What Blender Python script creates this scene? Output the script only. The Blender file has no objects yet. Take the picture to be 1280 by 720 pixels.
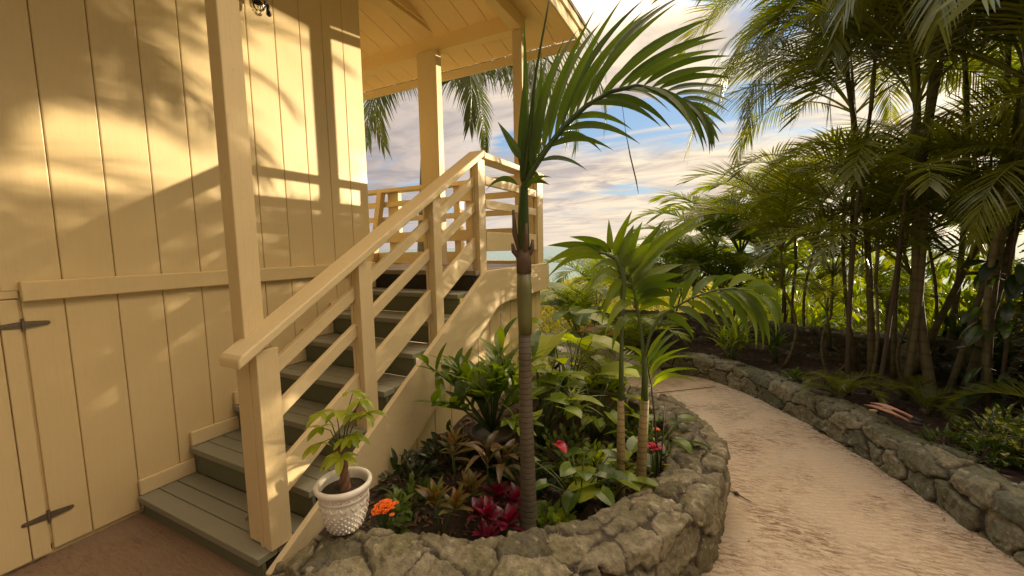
import bpy, math, random
import numpy as np
from mathutils import Vector, Matrix, noise

SC = bpy.context.scene
COL = SC.collection
R = math.radians
UP = Vector((0, 0, 1))


# ------------------------------------------------------------------ objects
def world_loc(o):
    v = Vector((0, 0, 0))
    while o is not None:
        v = v + Vector(o.location)
        o = o.parent
    return v


def tag(o, label=None, cat=None, group=None, kind=None):
    if label: o['label'] = label
    if cat: o['category'] = cat
    if group: o['group'] = group
    if kind: o['kind'] = kind
    return o


def thing(name, label, cat, loc=(0, 0, 0), group=None):
    o = bpy.data.objects.new(name, None)
    COL.objects.link(o)
    o.location = loc
    o.empty_display_size = 0.1
    return tag(o, label, cat, group)


def copy_tree(o, parent=None):
    c = o.copy()
    COL.objects.link(c)
    c.parent = parent
    for ch in o.children:
        copy_tree(ch, c)
    return c


class MB:
    """collects shapes, builds ONE mesh object"""

    def __init__(self):
        self.v = []; self.f = []; self.t = []

    def add(self, verts, faces, tint=0.5):
        n = len(self.v)
        self.v.extend(tuple(p) for p in verts)
        self.f.extend(tuple(i + n for i in fc) for fc in faces)
        self.t.extend([tint] * len(verts))

    def box(self, x0, x1, y0, y1, z0, z1, tint=0.5):
        self.add([(x0, y0, z0), (x1, y0, z0), (x1, y1, z0), (x0, y1, z0),
                  (x0, y0, z1), (x1, y0, z1), (x1, y1, z1), (x0, y1, z1)],
                 [(0, 3, 2, 1), (4, 5, 6, 7), (0, 1, 5, 4), (1, 2, 6, 5), (2, 3, 7, 6), (3, 0, 4, 7)], tint)

    def prism(self, poly, axis, a, b, tint=0.5):
        """poly: 2D points; axis 'x': (y,z) extruded in x from a to b; 'y': (x,z); 'z': (x,y)"""
        n = len(poly)
        def P(p, h):
            if axis == 'x': return (h, p[0], p[1])
            if axis == 'y': return (p[0], h, p[1])
            return (p[0], p[1], h)
        vs = [P(p, a) for p in poly] + [P(p, b) for p in poly]
        fs = [tuple(range(n)), tuple(range(2 * n - 1, n - 1, -1))]
        for i in range(n):
            j = (i + 1) % n
            fs.append((i, i + n, j + n, j))
        self.add(vs, fs, tint)

    def tube(self, pts, rad, n=8, tint=0.5, caps=True):
        pts = [Vector(p) for p in pts]
        if not isinstance(rad, (list, tuple)): rad = [rad] * len(pts)
        vs = []; ref = None
        for i, p in enumerate(pts):
            t = (pts[min(i + 1, len(pts) - 1)] - pts[max(i - 1, 0)]).normalized()
            if ref is None:
                ref = t.cross(Vector((0.3, 1, 0.2)))
                if ref.length < .1: ref = t.cross(Vector((1, 0, 0)))
            ref = (ref - t * ref.dot(t)).normalized()
            b = t.cross(ref)
            for k in range(n):
                a = 2 * math.pi * k / n
                vs.append(p + (ref * math.cos(a) + b * math.sin(a)) * rad[i])
        fs = []
        for i in range(len(pts) - 1):
            for k in range(n):
                k2 = (k + 1) % n
                fs.append((i * n + k, i * n + k2, (i + 1) * n + k2, (i + 1) * n + k))
        if caps:
            fs.append(tuple(range(n - 1, -1, -1)))
            m = (len(pts) - 1) * n
            fs.append(tuple(range(m, m + n)))
        self.add(vs, fs, tint)

    def lathe(self, prof, c, n=32, tint=0.5):
        vs = []; fs = []
        for r, z in prof:
            for k in range(n):
                a = 2 * math.pi * k / n
                vs.append((c[0] + r * math.cos(a), c[1] + r * math.sin(a), c[2] + z))
        for i in range(len(prof) - 1):
            for k in range(n):
                k2 = (k + 1) % n
                fs.append((i * n + k, i * n + k2, (i + 1) * n + k2, (i + 1) * n + k))
        self.add(vs, fs, tint)

    def blob(self, c, r, tint=0.5, sq=(1, 1, 1), seed=0, amp=0.0, nu=8, nv=6):
        vs = []; fs = []
        for j in range(nv + 1):
            th = math.pi * j / nv
            for k in range(nu):
                a = 2 * math.pi * k / nu
                d = Vector((math.sin(th) * math.cos(a), math.sin(th) * math.sin(a), math.cos(th)))
                rr = r * (1 + (amp * noise.noise(d * 2 + Vector((seed, seed * .7, 0))) if amp else 0))
                vs.append((c[0] + d.x * rr * sq[0], c[1] + d.y * rr * sq[1], c[2] + d.z * rr * sq[2]))
        for j in range(nv):
            for k in range(nu):
                k2 = (k + 1) % nu
                fs.append((j * nu + k, (j + 1) * nu + k, (j + 1) * nu + k2, j * nu + k2))
        self.add(vs, fs, tint)

    def mesh(self, name, off=Vector((0, 0, 0)), smooth=False):
        me = bpy.data.meshes.new(name)
        va = np.array(self.v, dtype=np.float32) - np.array(off[:], dtype=np.float32)
        me.from_pydata(va.tolist(), [], self.f)
        at = me.attributes.new('tint', 'FLOAT', 'POINT')
        at.data.foreach_set('value', np.array(self.t, dtype=np.float32))
        if smooth:
            me.polygons.foreach_set('use_smooth', [True] * len(me.polygons))
        me.update()
        return me

    def build(self, name, mat, parent=None, smooth=False, bevel=0, label=None, seg=2):
        base = world_loc(parent) if parent is not None else Vector((0, 0, 0))
        own = Vector((0, 0, 0))
        if parent is None and self.v:
            a = np.array(self.v)
            own = Vector(((a[:, 0].min() + a[:, 0].max()) / 2, (a[:, 1].min() + a[:, 1].max()) / 2, a[:, 2].min()))
        me = self.mesh(name, base + own, smooth)
        me.materials.append(mat)
        o = bpy.data.objects.new(name, me)
        COL.objects.link(o)
        if parent is not None: o.parent = parent
        else: o.location = own
        if bevel:
            m = o.modifiers.new('bevel', 'BEVEL'); m.width = bevel; m.segments = seg; m.limit_method = 'ANGLE'
            m.harden_normals = False
        if label: o['label'] = label
        return o


# ------------------------------------------------------------------ leaves
def blade(mb, root, tip, w, sag, segs=7, fold=0.18, tint=0.5, prof='lance', side=None, twist=0.0):
    root = Vector(root); tip = Vector(tip)
    d = tip - root; L = d.length
    dn = d.normalized()
    s0 = dn.cross(UP) if side is None else Vector(side)
    if s0.length < 0.2: s0 = dn.cross(Vector((0.45, -0.89, 0)))
    s0.normalize()
    s0 = Matrix.Rotation(twist, 3, dn) @ s0
    bow = (UP - dn * UP.dot(dn))
    if bow.length < .25: bow = s0.cross(dn)
    bow.normalize()
    vs = []; fs = []
    for i in range(segs + 1):
        t = i / segs
        c = root + d * t + bow * (sag * L * 4 * t * (1 - t) * (1 - .25 * t))
        if prof == 'lance': ww = min(1, (t / .22)) ** .6 * (1 - max(0, (t - .3) / .7) ** 1.6)
        elif prof == 'oval': ww = math.sin(math.pi * min(1, t * .93 + .05)) ** .75
        elif prof == 'heart':
            ww = (1.0 if t < .3 else math.cos((t - .3) / .7 * math.pi / 2) ** .8) * (0.82 if t == 0 else 1)
        elif prof == 'strap': ww = (1 if t < .75 else (1 - (t - .75) / .25) ** .7)
        else: ww = 1 - t
        ww = max(ww, .03) * w * .5
        dt = (d + bow * (sag * L * 4 * (1 - 2 * t))).normalized()
        nrm = s0.cross(dt).normalized()
        if nrm.z < 0 and abs(twist) < .7: nrm = -nrm
        back = 0.0
        if prof == 'heart' and i == 0: back = .22 * L
        vs += [c - s0 * ww + nrm * (fold * ww) - dt * back, c, c + s0 * ww + nrm * (fold * ww) - dt * back]
        if i:
            a = 3 * (i - 1)
            fs += [(a, a + 1, a + 4, a + 3), (a + 1, a + 2, a + 5, a + 4)]
    mb.add(vs, fs, tint)


def thin_leaf(mb, root, d, side, L, w, droop, segs=3, tint=.5):
    """flat cheap leaflet, curving down by gravity"""
    p = Vector(root); d = Vector(d).normalized(); s = Vector(side)
    vs = []; fs = []
    st = L / segs
    for i in range(segs + 1):
        t = i / segs
        ww = w * .5 * (1 if 0 < t < .5 else (.45 if t == 0 else max(.04, 1.9 * (1 - t))))
        vs += [p - s * ww, p + s * ww]
        if i: a = 2 * (i - 1); fs.append((a, a + 1, a + 3, a + 2))
        d = (d + Vector((0, 0, -droop / segs))).normalized()
        p = p + d * st
    mb.add(vs, fs, tint)


def frond_curve(L, a0, bend, n=18, side_bend=0.0, gravity=1.6):
    pts = [Vector((0, 0, 0))]; dirs = []
    for i in range(n):
        t = (i + .5) / n
        a = a0 - bend * t ** gravity
        y = side_bend * t * t
        d = Vector((math.cos(a) * math.cos(y), math.cos(a) * math.sin(y), math.sin(a)))
        dirs.append(d); pts.append(pts[-1] + d * (L / n))
    dirs.append(dirs[-1])
    return pts, dirs


def make_frond(name, L=1.6, n=42, ll=.4, lw=.02, a0=1.1, bend=2.0, petiole=.18, lift=.35, droop=.7,
               seed=0, mat=None, side_bend=0.0, segs=3, rad=.011, tintbase=.5, phi0=1.2, phi1=.45):
    rnd = random.Random(seed)
    pts, dirs = frond_curve(L, a0, bend, 18, side_bend)
    mb = MB()
    mb.tube(pts, [rad * (1 - .85 * i / 18) for i in range(19)], 5, tint=.95)
    for sgn in (-1, 1):
        for k in range(n):
            s = petiole + (1 - petiole) * (k + rnd.uniform(-.15, .15) + .5) / n
            s = min(max(s, 0), .995)
            f = s * 18; i = min(int(f), 17)
            p = pts[i].lerp(pts[i + 1], f - i); T = dirs[i]
            S = T.cross(UP).normalized() * sgn
            Nn = S.cross(T) * sgn
            u = (s - petiole) / (1 - petiole)
            phi = phi0 + (phi1 - phi0) * u + rnd.uniform(-.04, .04)
            d = T * math.cos(phi) + S * math.sin(phi) + Nn * (lift * (1 - .4 * u) + rnd.uniform(-.05, .05))
            l = ll * (0.55 + .45 * min(1, u / .25)) * (1 - .62 * max(0, (u - .45) / .55) ** 1.3) * rnd.uniform(.93, 1.06)
            if rnd.random() < .06: continue
            sd = (T - d.normalized() * T.dot(d.normalized())).normalized()
            thin_leaf(mb, p, d, sd, l, lw * rnd.uniform(.8, 1.15), droop * rnd.uniform(.8, 1.15), segs,
                      tint=min(1, max(0, tintbase + rnd.uniform(-.3, .3))))
    me = mb.mesh(name)
    me.materials.append(mat)
    return me


# ------------------------------------------------------------------ materials
def new_mat(name):
    m = bpy.data.materials.new(name); m.use_nodes = True
    nt = m.node_tree; nt.nodes.clear()
    out = nt.nodes.new('ShaderNodeOutputMaterial')
    b = nt.nodes.new('ShaderNodeBsdfPrincipled')
    nt.links.new(b.outputs[0], out.inputs[0])
    return m, nt, b, out


def N(nt, typ, **kw):
    n = nt.nodes.new(typ)
    for k, v in kw.items():
        if k == 'inp':
            for a, b in v.items(): n.inputs[a].default_value = b
        else: setattr(n, k, v)
    return n


def ramp(nt, stops, src, interp='LINEAR'):
    r = nt.nodes.new('ShaderNodeValToRGB')
    r.color_ramp.interpolation = interp
    e = r.color_ramp.elements
    while len(e) < len(stops): e.new(.5)
    for i, (p, c) in enumerate(stops):
        e[i].position = p
        e[i].color = (c, c, c, 1) if isinstance(c, (int, float)) else (*c, 1)
    if src is not None: nt.links.new(src, r.inputs[0])
    return r


def tex_noise(nt, scale, detail=4, rough=.55, dist=0.0, vec=None):
    n = nt.nodes.new('ShaderNodeTexNoise')
    n.inputs['Scale'].default_value = scale; n.inputs['Detail'].default_value = detail
    n.inputs['Roughness'].default_value = rough; n.inputs['Distortion'].default_value = dist
    if vec is not None: nt.links.new(vec, n.inputs['Vector'])
    return n


def coords(nt, scale=(1, 1, 1), rot=(0, 0, 0), kind='Position'):
    if kind == 'Position':
        g = nt.nodes.new('ShaderNodeNewGeometry'); src = g.outputs['Position']
    else:
        g = nt.nodes.new('ShaderNodeTexCoord'); src = g.outputs['Object']
    m = nt.nodes.new('ShaderNodeMapping')
    m.inputs['Scale'].default_value = scale; m.inputs['Rotation'].default_value = rot
    nt.links.new(src, m.inputs['Vector'])
    return m.outputs[0]


def mixc(nt, a, b, fac, mode='MIX'):
    m = nt.nodes.new('ShaderNodeMix'); m.data_type = 'RGBA'; m.blend_type = mode
    for inp, v in ((6, a), (7, b)):
        if isinstance(v, tuple): m.inputs[inp].default_value = (*v, 1) if len(v) == 3 else v
        else: nt.links.new(v, m.inputs[inp])
    if isinstance(fac, (int, float)): m.inputs[0].default_value = fac
    else: nt.links.new(fac, m.inputs[0])
    return m.outputs[2]


def bump(nt, bsdf, h, strength=.3, dist=.01, prev=None):
    b = nt.nodes.new('ShaderNodeBump')
    b.inputs['Strength'].default_value = strength; b.inputs['Distance'].default_value = dist
    nt.links.new(h, b.inputs['Height'])
    if prev is not None: nt.links.new(prev, b.inputs['Normal'])
    nt.links.new(b.outputs[0], bsdf.inputs['Normal'])
    return b.outputs[0]


def painted_wood(name, col, grain=(25, 25, 1.2), rough=.45, dirt=.25, dark=(.25, .17, .08), spec=.4, gb=.35):
    m, nt, b, out = new_mat(name)
    v = coords(nt, grain)
    g = tex_noise(nt, 4, 6, .6, .4, v)
    big = tex_noise(nt, 2.2, 4, .6)
    nt.links.new(coords(nt), big.inputs['Vector'])
    fine = tex_noise(nt, 30, 5, .65); nt.links.new(coords(nt), fine.inputs['Vector'])
    c = mixc(nt, tuple(x * .88 for x in col), tuple(min(1, x * 1.07) for x in col), big.outputs[0])
    dm = ramp(nt, [(.58, 0), (.80, dirt)], fine.outputs[0])
    c = mixc(nt, c, dark, dm.outputs[0])
    gm = ramp(nt, [(.3, .93), (.6, 1.0)], g.outputs[0])
    c = mixc(nt, c, gm.outputs[0], .5, 'MULTIPLY')
    nt.links.new(c, b.inputs['Base Color'])
    rr = ramp(nt, [(.3, rough - .1), (.7, rough + .15)], big.outputs[0])
    nt.links.new(rr.outputs[0], b.inputs['Roughness'])
    b.inputs['Specular IOR Level'].default_value = spec
    p = bump(nt, b, g.outputs[0], gb, .004)
    bump(nt, b, fine.outputs[0], .15, .002, p)
    return m


def leaf_mat(name, ca, cb, trans=.4, tcol=None, rough=.38, vein=0.0, spot=None, spec=.5):
    m, nt, b, out = new_mat(name)
    a = N(nt, 'ShaderNodeAttribute', attribute_name='tint')
    oi = N(nt, 'ShaderNodeObjectInfo')
    nz = tex_noise(nt, 9, 3, .6); nt.links.new(coords(nt), nz.inputs['Vector'])
    add = N(nt, 'ShaderNodeMath', operation='ADD'); nt.links.new(a.outputs['Fac'], add.inputs[0])
    mr = N(nt, 'ShaderNodeMapRange'); nt.links.new(oi.outputs['Random'], mr.inputs[0])
    mr.inputs[3].default_value = -.15; mr.inputs[4].default_value = .15
    nt.links.new(mr.outputs[0], add.inputs[1])
    add2 = N(nt, 'ShaderNodeMath', operation='ADD'); nt.links.new(add.outputs[0], add2.inputs[0])
    mr2 = N(nt, 'ShaderNodeMapRange'); nt.links.new(nz.outputs[0], mr2.inputs[0])
    mr2.inputs[3].default_value = -.35; mr2.inputs[4].default_value = .35
    nt.links.new(mr2.outputs[0], add2.inputs[1])
    c = mixc(nt, ca, cb, add2.outputs[0])
    if spot:
        sn = tex_noise(nt, 38, 2, .6); nt.links.new(coords(nt), sn.inputs['Vector'])
        sm = ramp(nt, [(.53, 0), (.60, 1)], sn.outputs[0])
        c = mixc(nt, c, spot, sm.outputs[0])
    nt.links.new(c, b.inputs['Base Color'])
    b.inputs['Roughness'].default_value = rough
    b.inputs['Specular IOR Level'].default_value = spec
    if trans:
        t = N(nt, 'ShaderNodeBsdfTranslucent')
        tc = mixc(nt, c, tcol or (1, 1, .35), 1.0, 'MULTIPLY') if tcol is None else mixc(nt, c, tcol, .65)
        hs = N(nt, 'ShaderNodeHueSaturation'); hs.inputs['Value'].default_value = 1.8
        hs.inputs['Saturation'].default_value = 1.05
        nt.links.new(tc, hs.inputs['Color']); nt.links.new(hs.outputs[0], t.inputs[0])
        mx = N(nt, 'ShaderNodeMixShader'); mx.inputs[0].default_value = trans
        nt.links.new(b.outputs[0], mx.inputs[1]); nt.links.new(t.outputs[0], mx.inputs[2])
        nt.links.new(mx.outputs[0], out.inputs[0])
    return m


def simple(name, col, rough=.6, metal=0.0, nscale=None, namp=.25, bmp=0.0, spec=.5):
    m, nt, b, out = new_mat(name)
    b.inputs['Roughness'].default_value = rough; b.inputs['Metallic'].default_value = metal
    b.inputs['Specular IOR Level'].default_value = spec
    n = tex_noise(nt, nscale or 20, 4, .6); nt.links.new(coords(nt), n.inputs['Vector'])
    c = mixc(nt, tuple(x * (1 - namp) for x in col), tuple(min(1, x * (1 + namp)) for x in col), n.outputs[0])
    nt.links.new(c, b.inputs['Base Color'])
    if bmp: bump(nt, b, n.outputs[0], bmp, .01)
    return m


def trunk_mat(name, ca, cb, rings=38, ringdark=.45, ring_amp=.5):
    m, nt, b, out = new_mat(name)
    v = coords(nt, (1, 1, 1))
    nz = tex_noise(nt, 7, 4, .6, 0, v)
    w = N(nt, 'ShaderNodeTexWave', wave_type='BANDS', bands_direction='Z', wave_profile='SIN')
    w.inputs['Scale'].default_value = rings / 6.28 * 1.0; w.inputs['Distortion'].default_value = 2.2
    w.inputs['Detail'].default_value = 2; w.inputs['Detail Scale'].default_value = 1.5
    nt.links.new(v, w.inputs['Vector'])
    c = mixc(nt, ca, cb, nz.outputs[0])
    rm = ramp(nt, [(.0, ringdark), (.22, 1)], w.outputs[1])
    c = mixc(nt, c, rm.outputs[0], ring_amp, 'MULTIPLY')
    at = N(nt, 'ShaderNodeAttribute', attribute_name='tint')
    nt.links.new(c, b.inputs['Base Color'])
    b.inputs['Roughness'].default_value = .7
    p = bump(nt, b, rm.outputs[0], .6, .004)
    bump(nt, b, nz.outputs[0], .4, .01, p)
    return m

# ---- hero plant measurements in metres
H_RACHIS=[(-0.777,1.647,1.424),(-0.777,1.647,1.633),(-0.773,1.649,1.752),(-0.744,1.663,1.819),(-0.696,1.71,1.913),(-0.631,1.766,2.017),(-0.55,1.818,2.103),(-0.458,1.865,2.161),(-0.354,1.907,2.182),(-0.251,1.948,2.157),(-0.155,1.963,2.089),(-0.086,1.976,2.01)]
H_LEAVES=[(-0.77,1.651,1.759,-0.833,1.803,2.539,0.052,0.1),(-0.757,1.657,1.789,-0.678,1.626,2.296,0.052,0.1),(-0.744,1.663,1.819,-0.714,1.813,2.372,0.052,0.1),(-0.734,1.674,1.84,-0.587,1.657,2.328,0.052,0.1),(-0.72,1.687,1.866,-0.604,1.885,2.464,0.052,0.1),(-0.704,1.703,1.897,-0.467,1.67,2.412,0.052,0.1),(-0.685,1.72,1.931,-0.518,1.955,2.505,0.052,0.1),(-0.665,1.737,1.963,-0.364,1.685,2.435,0.052,0.1),(-0.643,1.756,1.999,-0.344,2.037,2.597,0.052,0.1),(-0.616,1.775,2.033,-0.304,1.77,2.408,0.052,0.1),(-0.589,1.793,2.062,-0.272,2.09,2.583,0.052,0.1),(-0.562,1.81,2.09,-0.179,1.795,2.421,0.052,0.1),(-0.532,1.828,2.115,-0.155,2.162,2.642,0.052,0.1),(-0.498,1.845,2.136,-0.083,1.885,2.372,0.052,0.1),(-0.464,1.862,2.157,-0.06,2.154,2.498,0.052,0.1),(-0.429,1.877,2.167,-0.021,1.925,2.336,0.052,0.1),(-0.395,1.891,2.174,-0.01,2.185,2.415,0.052,0.1),(-0.36,1.904,2.181,-0.034,1.975,2.286,0.048,0.1),(-0.329,1.917,2.176,0.012,2.151,2.319,0.049,0.1),(-0.298,1.93,2.168,0.004,2,2.213,0.046,0.1),(-0.269,1.941,2.162,0.024,2.122,2.212,0.046,0.1),(-0.241,1.95,2.15,0.012,2.012,2.133,0.044,0.1),(-0.212,1.954,2.13,0.02,2.086,2.102,0.043,0.1),(-0.187,1.958,2.112,0.009,2.018,2.046,0.041,0.1),(-0.161,1.962,2.094,-0.002,2.067,2.011,0.04,0.1),(-0.136,1.967,2.068,-0.015,2.034,1.962,0.039,0.1),(-0.114,1.971,2.042,-0.027,2.044,1.932,0.038,0.1),(-0.092,1.975,2.017,-0.044,2.02,1.903,0.037,0.1),(-0.763,1.654,1.774,-0.664,1.674,1.76,0.035,0.16),(-0.744,1.663,1.819,-0.712,1.693,1.786,0.033,0.16),(-0.723,1.684,1.861,-0.513,1.716,1.811,0.041,0.16),(-0.69,1.715,1.922,-0.414,1.759,1.889,0.045,0.16),(-0.657,1.744,1.976,-0.489,1.855,1.91,0.04,0.16),(-0.645,1.754,1.995,-0.311,1.778,1.906,0.048,0.16),(-0.604,1.783,2.046,-0.371,1.92,2.004,0.044,0.16),(-0.541,1.823,2.109,-0.235,1.822,1.972,0.047,0.16),(-0.488,1.85,2.142,-0.199,1.857,1.965,0.047,0.16),(-0.439,1.873,2.165,-0.222,1.994,2.075,0.043,0.16),(-0.395,1.891,2.174,-0.117,1.894,1.953,0.048,0.16),(-0.351,1.908,2.182,-0.104,1.898,1.905,0.049,0.16),(-0.313,1.923,2.172,-0.093,2.044,1.961,0.047,0.16),(-0.276,1.938,2.163,-0.08,1.916,1.874,0.047,0.16),(-0.238,1.95,2.148,-0.073,2.028,1.914,0.045,0.16),(-0.199,1.956,2.121,-0.06,1.954,1.869,0.045,0.16),(-0.168,1.961,2.098,-0.06,2.024,1.899,0.042,0.16),(-0.136,1.967,2.068,-0.052,1.99,1.884,0.041,0.16),(-0.78,1.645,1.87,-0.845,1.556,2.016,0.06,0.03),(-0.794,1.638,1.763,-0.961,1.643,1.755,0.04,0.35),(-0.773,1.649,1.735,-0.61,1.563,1.77,0.03,0.2),(-0.779,1.646,1.752,-0.741,1.699,2.143,0.075,0.02),(-0.781,1.645,1.82,-0.754,1.625,2.202,0.07,0.02)]
H_SPEAR=[(-0.772,1.649,1.786),(-0.745,1.663,2.035),(-0.722,1.675,2.229),(-0.681,1.696,2.451),(-0.653,1.71,2.605)]
H_HANG=[(-0.411,1.889,2.127),(-0.394,1.898,1.992),(-0.375,1.908,1.889),(-0.351,1.919,1.785),(-0.341,1.925,1.726)]
A_LEAVES=[(-0.515,2.005,1.456,-0.798,1.972,1.503,0.05,0.1),(-0.525,1.999,1.448,-0.737,1.779,1.411,0.05,0.2),(-0.508,2.008,1.432,-0.709,1.738,1.352,0.05,0.25),(-0.48,2.022,1.463,-0.697,2.024,1.546,0.05,0.1),(-0.49,2.017,1.451,-0.775,2.096,1.455,0.045,0.2),(-0.49,2.017,1.463,-0.507,2.065,1.628,0.045,0),(-0.469,2.028,1.439,-0.385,2.014,1.661,0.06,0.03),(-0.455,2.035,1.423,-0.446,2.095,1.564,0.05,0.02),(-0.445,2.04,1.408,-0.397,2.121,1.598,0.06,0.03),(-0.431,2.047,1.384,-0.333,1.985,1.605,0.06,0.03),(-0.42,2.053,1.368,-0.295,2.004,1.509,0.09,0.05),(-0.41,2.058,1.348,-0.247,2.085,1.617,0.05,0.05),(-0.399,2.064,1.336,-0.088,2.11,1.629,0.05,0.1),(-0.392,2.067,1.332,-0.056,2.35,1.618,0.05,0.1),(-0.406,2.06,1.352,-0.22,2.323,1.583,0.055,0.08),(-0.392,2.067,1.328,-0.198,2.39,1.563,0.055,0.1),(-0.438,2.044,1.361,-0.545,1.877,1.385,0.045,0.25),(-0.437,2.044,1.345,-0.547,1.82,1.283,0.055,0.3),(-0.43,2.048,1.329,-0.485,1.851,1.134,0.06,0.25),(-0.441,2.042,1.306,-0.653,2.046,1.233,0.04,0.3)]
A_RACHIS=[(-0.433,2.046,0.245),(-0.434,2.046,0.469),(-0.436,2.045,0.722),(-0.435,2.045,0.969),(-0.433,2.046,1.171),(-0.43,2.048,1.309),(-0.441,2.042,1.388),(-0.469,2.028,1.439),(-0.508,2.008,1.459),(-0.549,1.987,1.468)]
B_LEAVES=[(-0.392,2.112,1.276,-0.182,2.331,1.395,0.06,0.1),(-0.388,2.114,1.26,-0.157,2.119,1.356,0.06,0.1),(-0.384,2.116,1.236,-0.142,2.071,1.303,0.06,0.12),(-0.377,2.12,1.203,-0.171,2.056,1.252,0.055,0.2),(-0.369,2.124,1.163,-0.171,2,1.185,0.05,0.25),(-0.396,2.11,1.268,-0.519,1.879,1.16,0.055,0.25),(-0.384,2.116,1.212,-0.482,1.898,1.076,0.05,0.25),(-0.373,2.122,1.155,-0.463,1.964,0.986,0.045,0.25),(-0.399,2.108,1.293,-0.34,2.251,1.523,0.06,0.05),(-0.399,2.108,1.293,-0.279,2.338,1.471,0.06,0.05),(-0.388,2.114,1.252,-0.586,2.237,1.142,0.05,0.3),(-0.247,2.119,1.158,-0.106,2.078,1.052,0.04,0.18),(-0.218,2.118,1.181,-0.152,2.264,1.318,0.04,0.18),(-0.193,2.118,1.199,-0.046,2.081,1.09,0.04,0.18),(-0.168,2.118,1.215,-0.08,2.275,1.358,0.04,0.18),(-0.147,2.117,1.229,-0.001,2.079,1.124,0.04,0.18),(-0.126,2.116,1.242,0.01,2.32,1.337,0.04,0.18),(-0.106,2.116,1.252,0.045,2.059,1.087,0.04,0.18),(-0.085,2.117,1.26,0.041,2.316,1.125,0.04,0.18),(-0.065,2.117,1.269,0.071,2.074,1.072,0.04,0.18),(-0.049,2.117,1.275,0.079,2.295,1.328,0.04,0.18),(-0.032,2.117,1.282,0.109,2.077,1.053,0.04,0.18),(-0.012,2.117,1.286,0.138,2.306,1.105,0.04,0.18),(0.004,2.116,1.289,0.143,2.075,1.035,0.04,0.18),(0.024,2.115,1.292,0.164,2.299,1.314,0.04,0.18),(0.04,2.114,1.295,0.17,2.069,1.035,0.04,0.18),(0.055,2.114,1.297,0.206,2.302,1.083,0.04,0.18),(0.071,2.114,1.294,0.193,2.064,1.056,0.04,0.18),(0.09,2.115,1.291,0.231,2.298,1.266,0.04,0.18),(0.106,2.115,1.288,0.214,2.058,1.101,0.04,0.18),(0.122,2.115,1.285,0.245,2.234,1.218,0.04,0.18),(0.137,2.112,1.274,0.225,2.067,1.135,0.04,0.18),(0.153,2.109,1.263,0.245,2.156,1.171,0.04,0.18),(0.165,2.106,1.254,0.234,2.108,1.15,0.04,0.18)]
B_ARCH=[(-0.348,2.134,0.894),(-0.314,2.129,1.043),(-0.269,2.119,1.141),(-0.203,2.118,1.192),(-0.119,2.116,1.247),(-0.029,2.117,1.284),(0.052,2.114,1.297),(0.122,2.115,1.285),(0.168,2.105,1.252)]
B_RACHIS=[(-0.348,2.135,0.235),(-0.343,2.137,0.446),(-0.335,2.141,0.704),(-0.337,2.14,0.894),(-0.358,2.13,1.081),(-0.381,2.118,1.224),(-0.4,2.108,1.317),(-0.415,2.101,1.385)]
C_LEAVES=[(-0.324,2.214,0.811,-0.133,2.199,0.987,0.035,0.15),(-0.32,2.216,0.798,-0.11,2.21,0.938,0.035,0.2),(-0.316,2.218,0.776,-0.084,2.224,0.872,0.035,0.2),(-0.312,2.22,0.75,-0.093,2.219,0.806,0.03,0.25),(-0.328,2.212,0.829,-0.194,2.392,0.982,0.035,0.15),(-0.336,2.208,0.872,-0.214,2.382,1.023,0.035,0.12),(-0.34,2.206,0.906,-0.242,2.368,1.054,0.035,0.1),(-0.316,2.218,0.768,-0.349,2.089,0.636,0.04,0.2),(-0.324,2.214,0.803,-0.455,2.204,0.842,0.035,0.2),(-0.332,2.21,0.846,-0.47,2.195,0.908,0.035,0.2),(-0.34,2.206,0.889,-0.463,2.199,0.964,0.03,0.15)]
C_RACHIS=[(-0.278,2.237,0.279),(-0.284,2.234,0.414),(-0.298,2.227,0.592),(-0.316,2.218,0.768),(-0.336,2.208,0.876),(-0.356,2.198,0.962)]
CLOUD_OFF = (1.12, .62, 0.0)
SKY_STR = .10
BLUE_ADD = (.12, .22, .42)
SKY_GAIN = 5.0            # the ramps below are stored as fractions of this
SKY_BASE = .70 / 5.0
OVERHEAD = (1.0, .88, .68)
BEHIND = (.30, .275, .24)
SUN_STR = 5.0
EXPO = .76
# ================================================================== MATERIALS
CREAM = painted_wood('cream paint', (.66, .53, .285), dirt=.10, gb=.12)
CREAM_RAIL = painted_wood('cream paint on rails', (.66, .535, .305), grain=(25, 3, 8), rough=.5, dirt=.3)
CREAM_POST = painted_wood('cream paint on posts', (.64, .51, .285), grain=(22, 22, 1.5), rough=.48, dirt=.22)
CEIL = painted_wood('cream ceiling paint', (.80, .60, .28), grain=(20, 1.5, 20), rough=.55, dirt=.08)
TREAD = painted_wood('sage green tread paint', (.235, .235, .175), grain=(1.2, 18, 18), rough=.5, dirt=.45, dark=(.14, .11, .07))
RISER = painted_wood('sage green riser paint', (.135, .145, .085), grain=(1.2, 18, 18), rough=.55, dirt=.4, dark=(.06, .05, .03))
DARKGAP = simple('dark gap', (.03, .025, .018), .9)
IRON = simple('weathered iron', (.17, .14, .10), .5, .6, 60, .5, .3)
BLACK = simple('black painted metal', (.015, .014, .013), .4, .3)

XW = -2.947      # face of the house siding
XR = -1.81       # outer face of posts and balusters


def siding(mb, face, depth, y0, y1, zb, zt, first, step=.2065, gap=.003, ptop=None):
    """vertical boards with narrow gaps, outer face at x=face; zt may be a function of y"""
    y = first
    while y > y0 + 1e-6: y -= step
    while y < y1:
        a = max(y, y0) + gap / 2; b = min(y + step, y1) - gap / 2
        if b - a > .01:
            za = zt(a) if callable(zt) else zt; zb2 = zt(b) if callable(zt) else zt
            mb.prism([(a, zb), (b, zb), (b, zb2), (a, za)], 'x', face - depth, face)
        y += step


# ================================================================== HOUSE
house = thing('house', 'cream painted timber house with vertical board siding and a porch roof', 'house', (-2.97, 1.2, 0))

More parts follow.
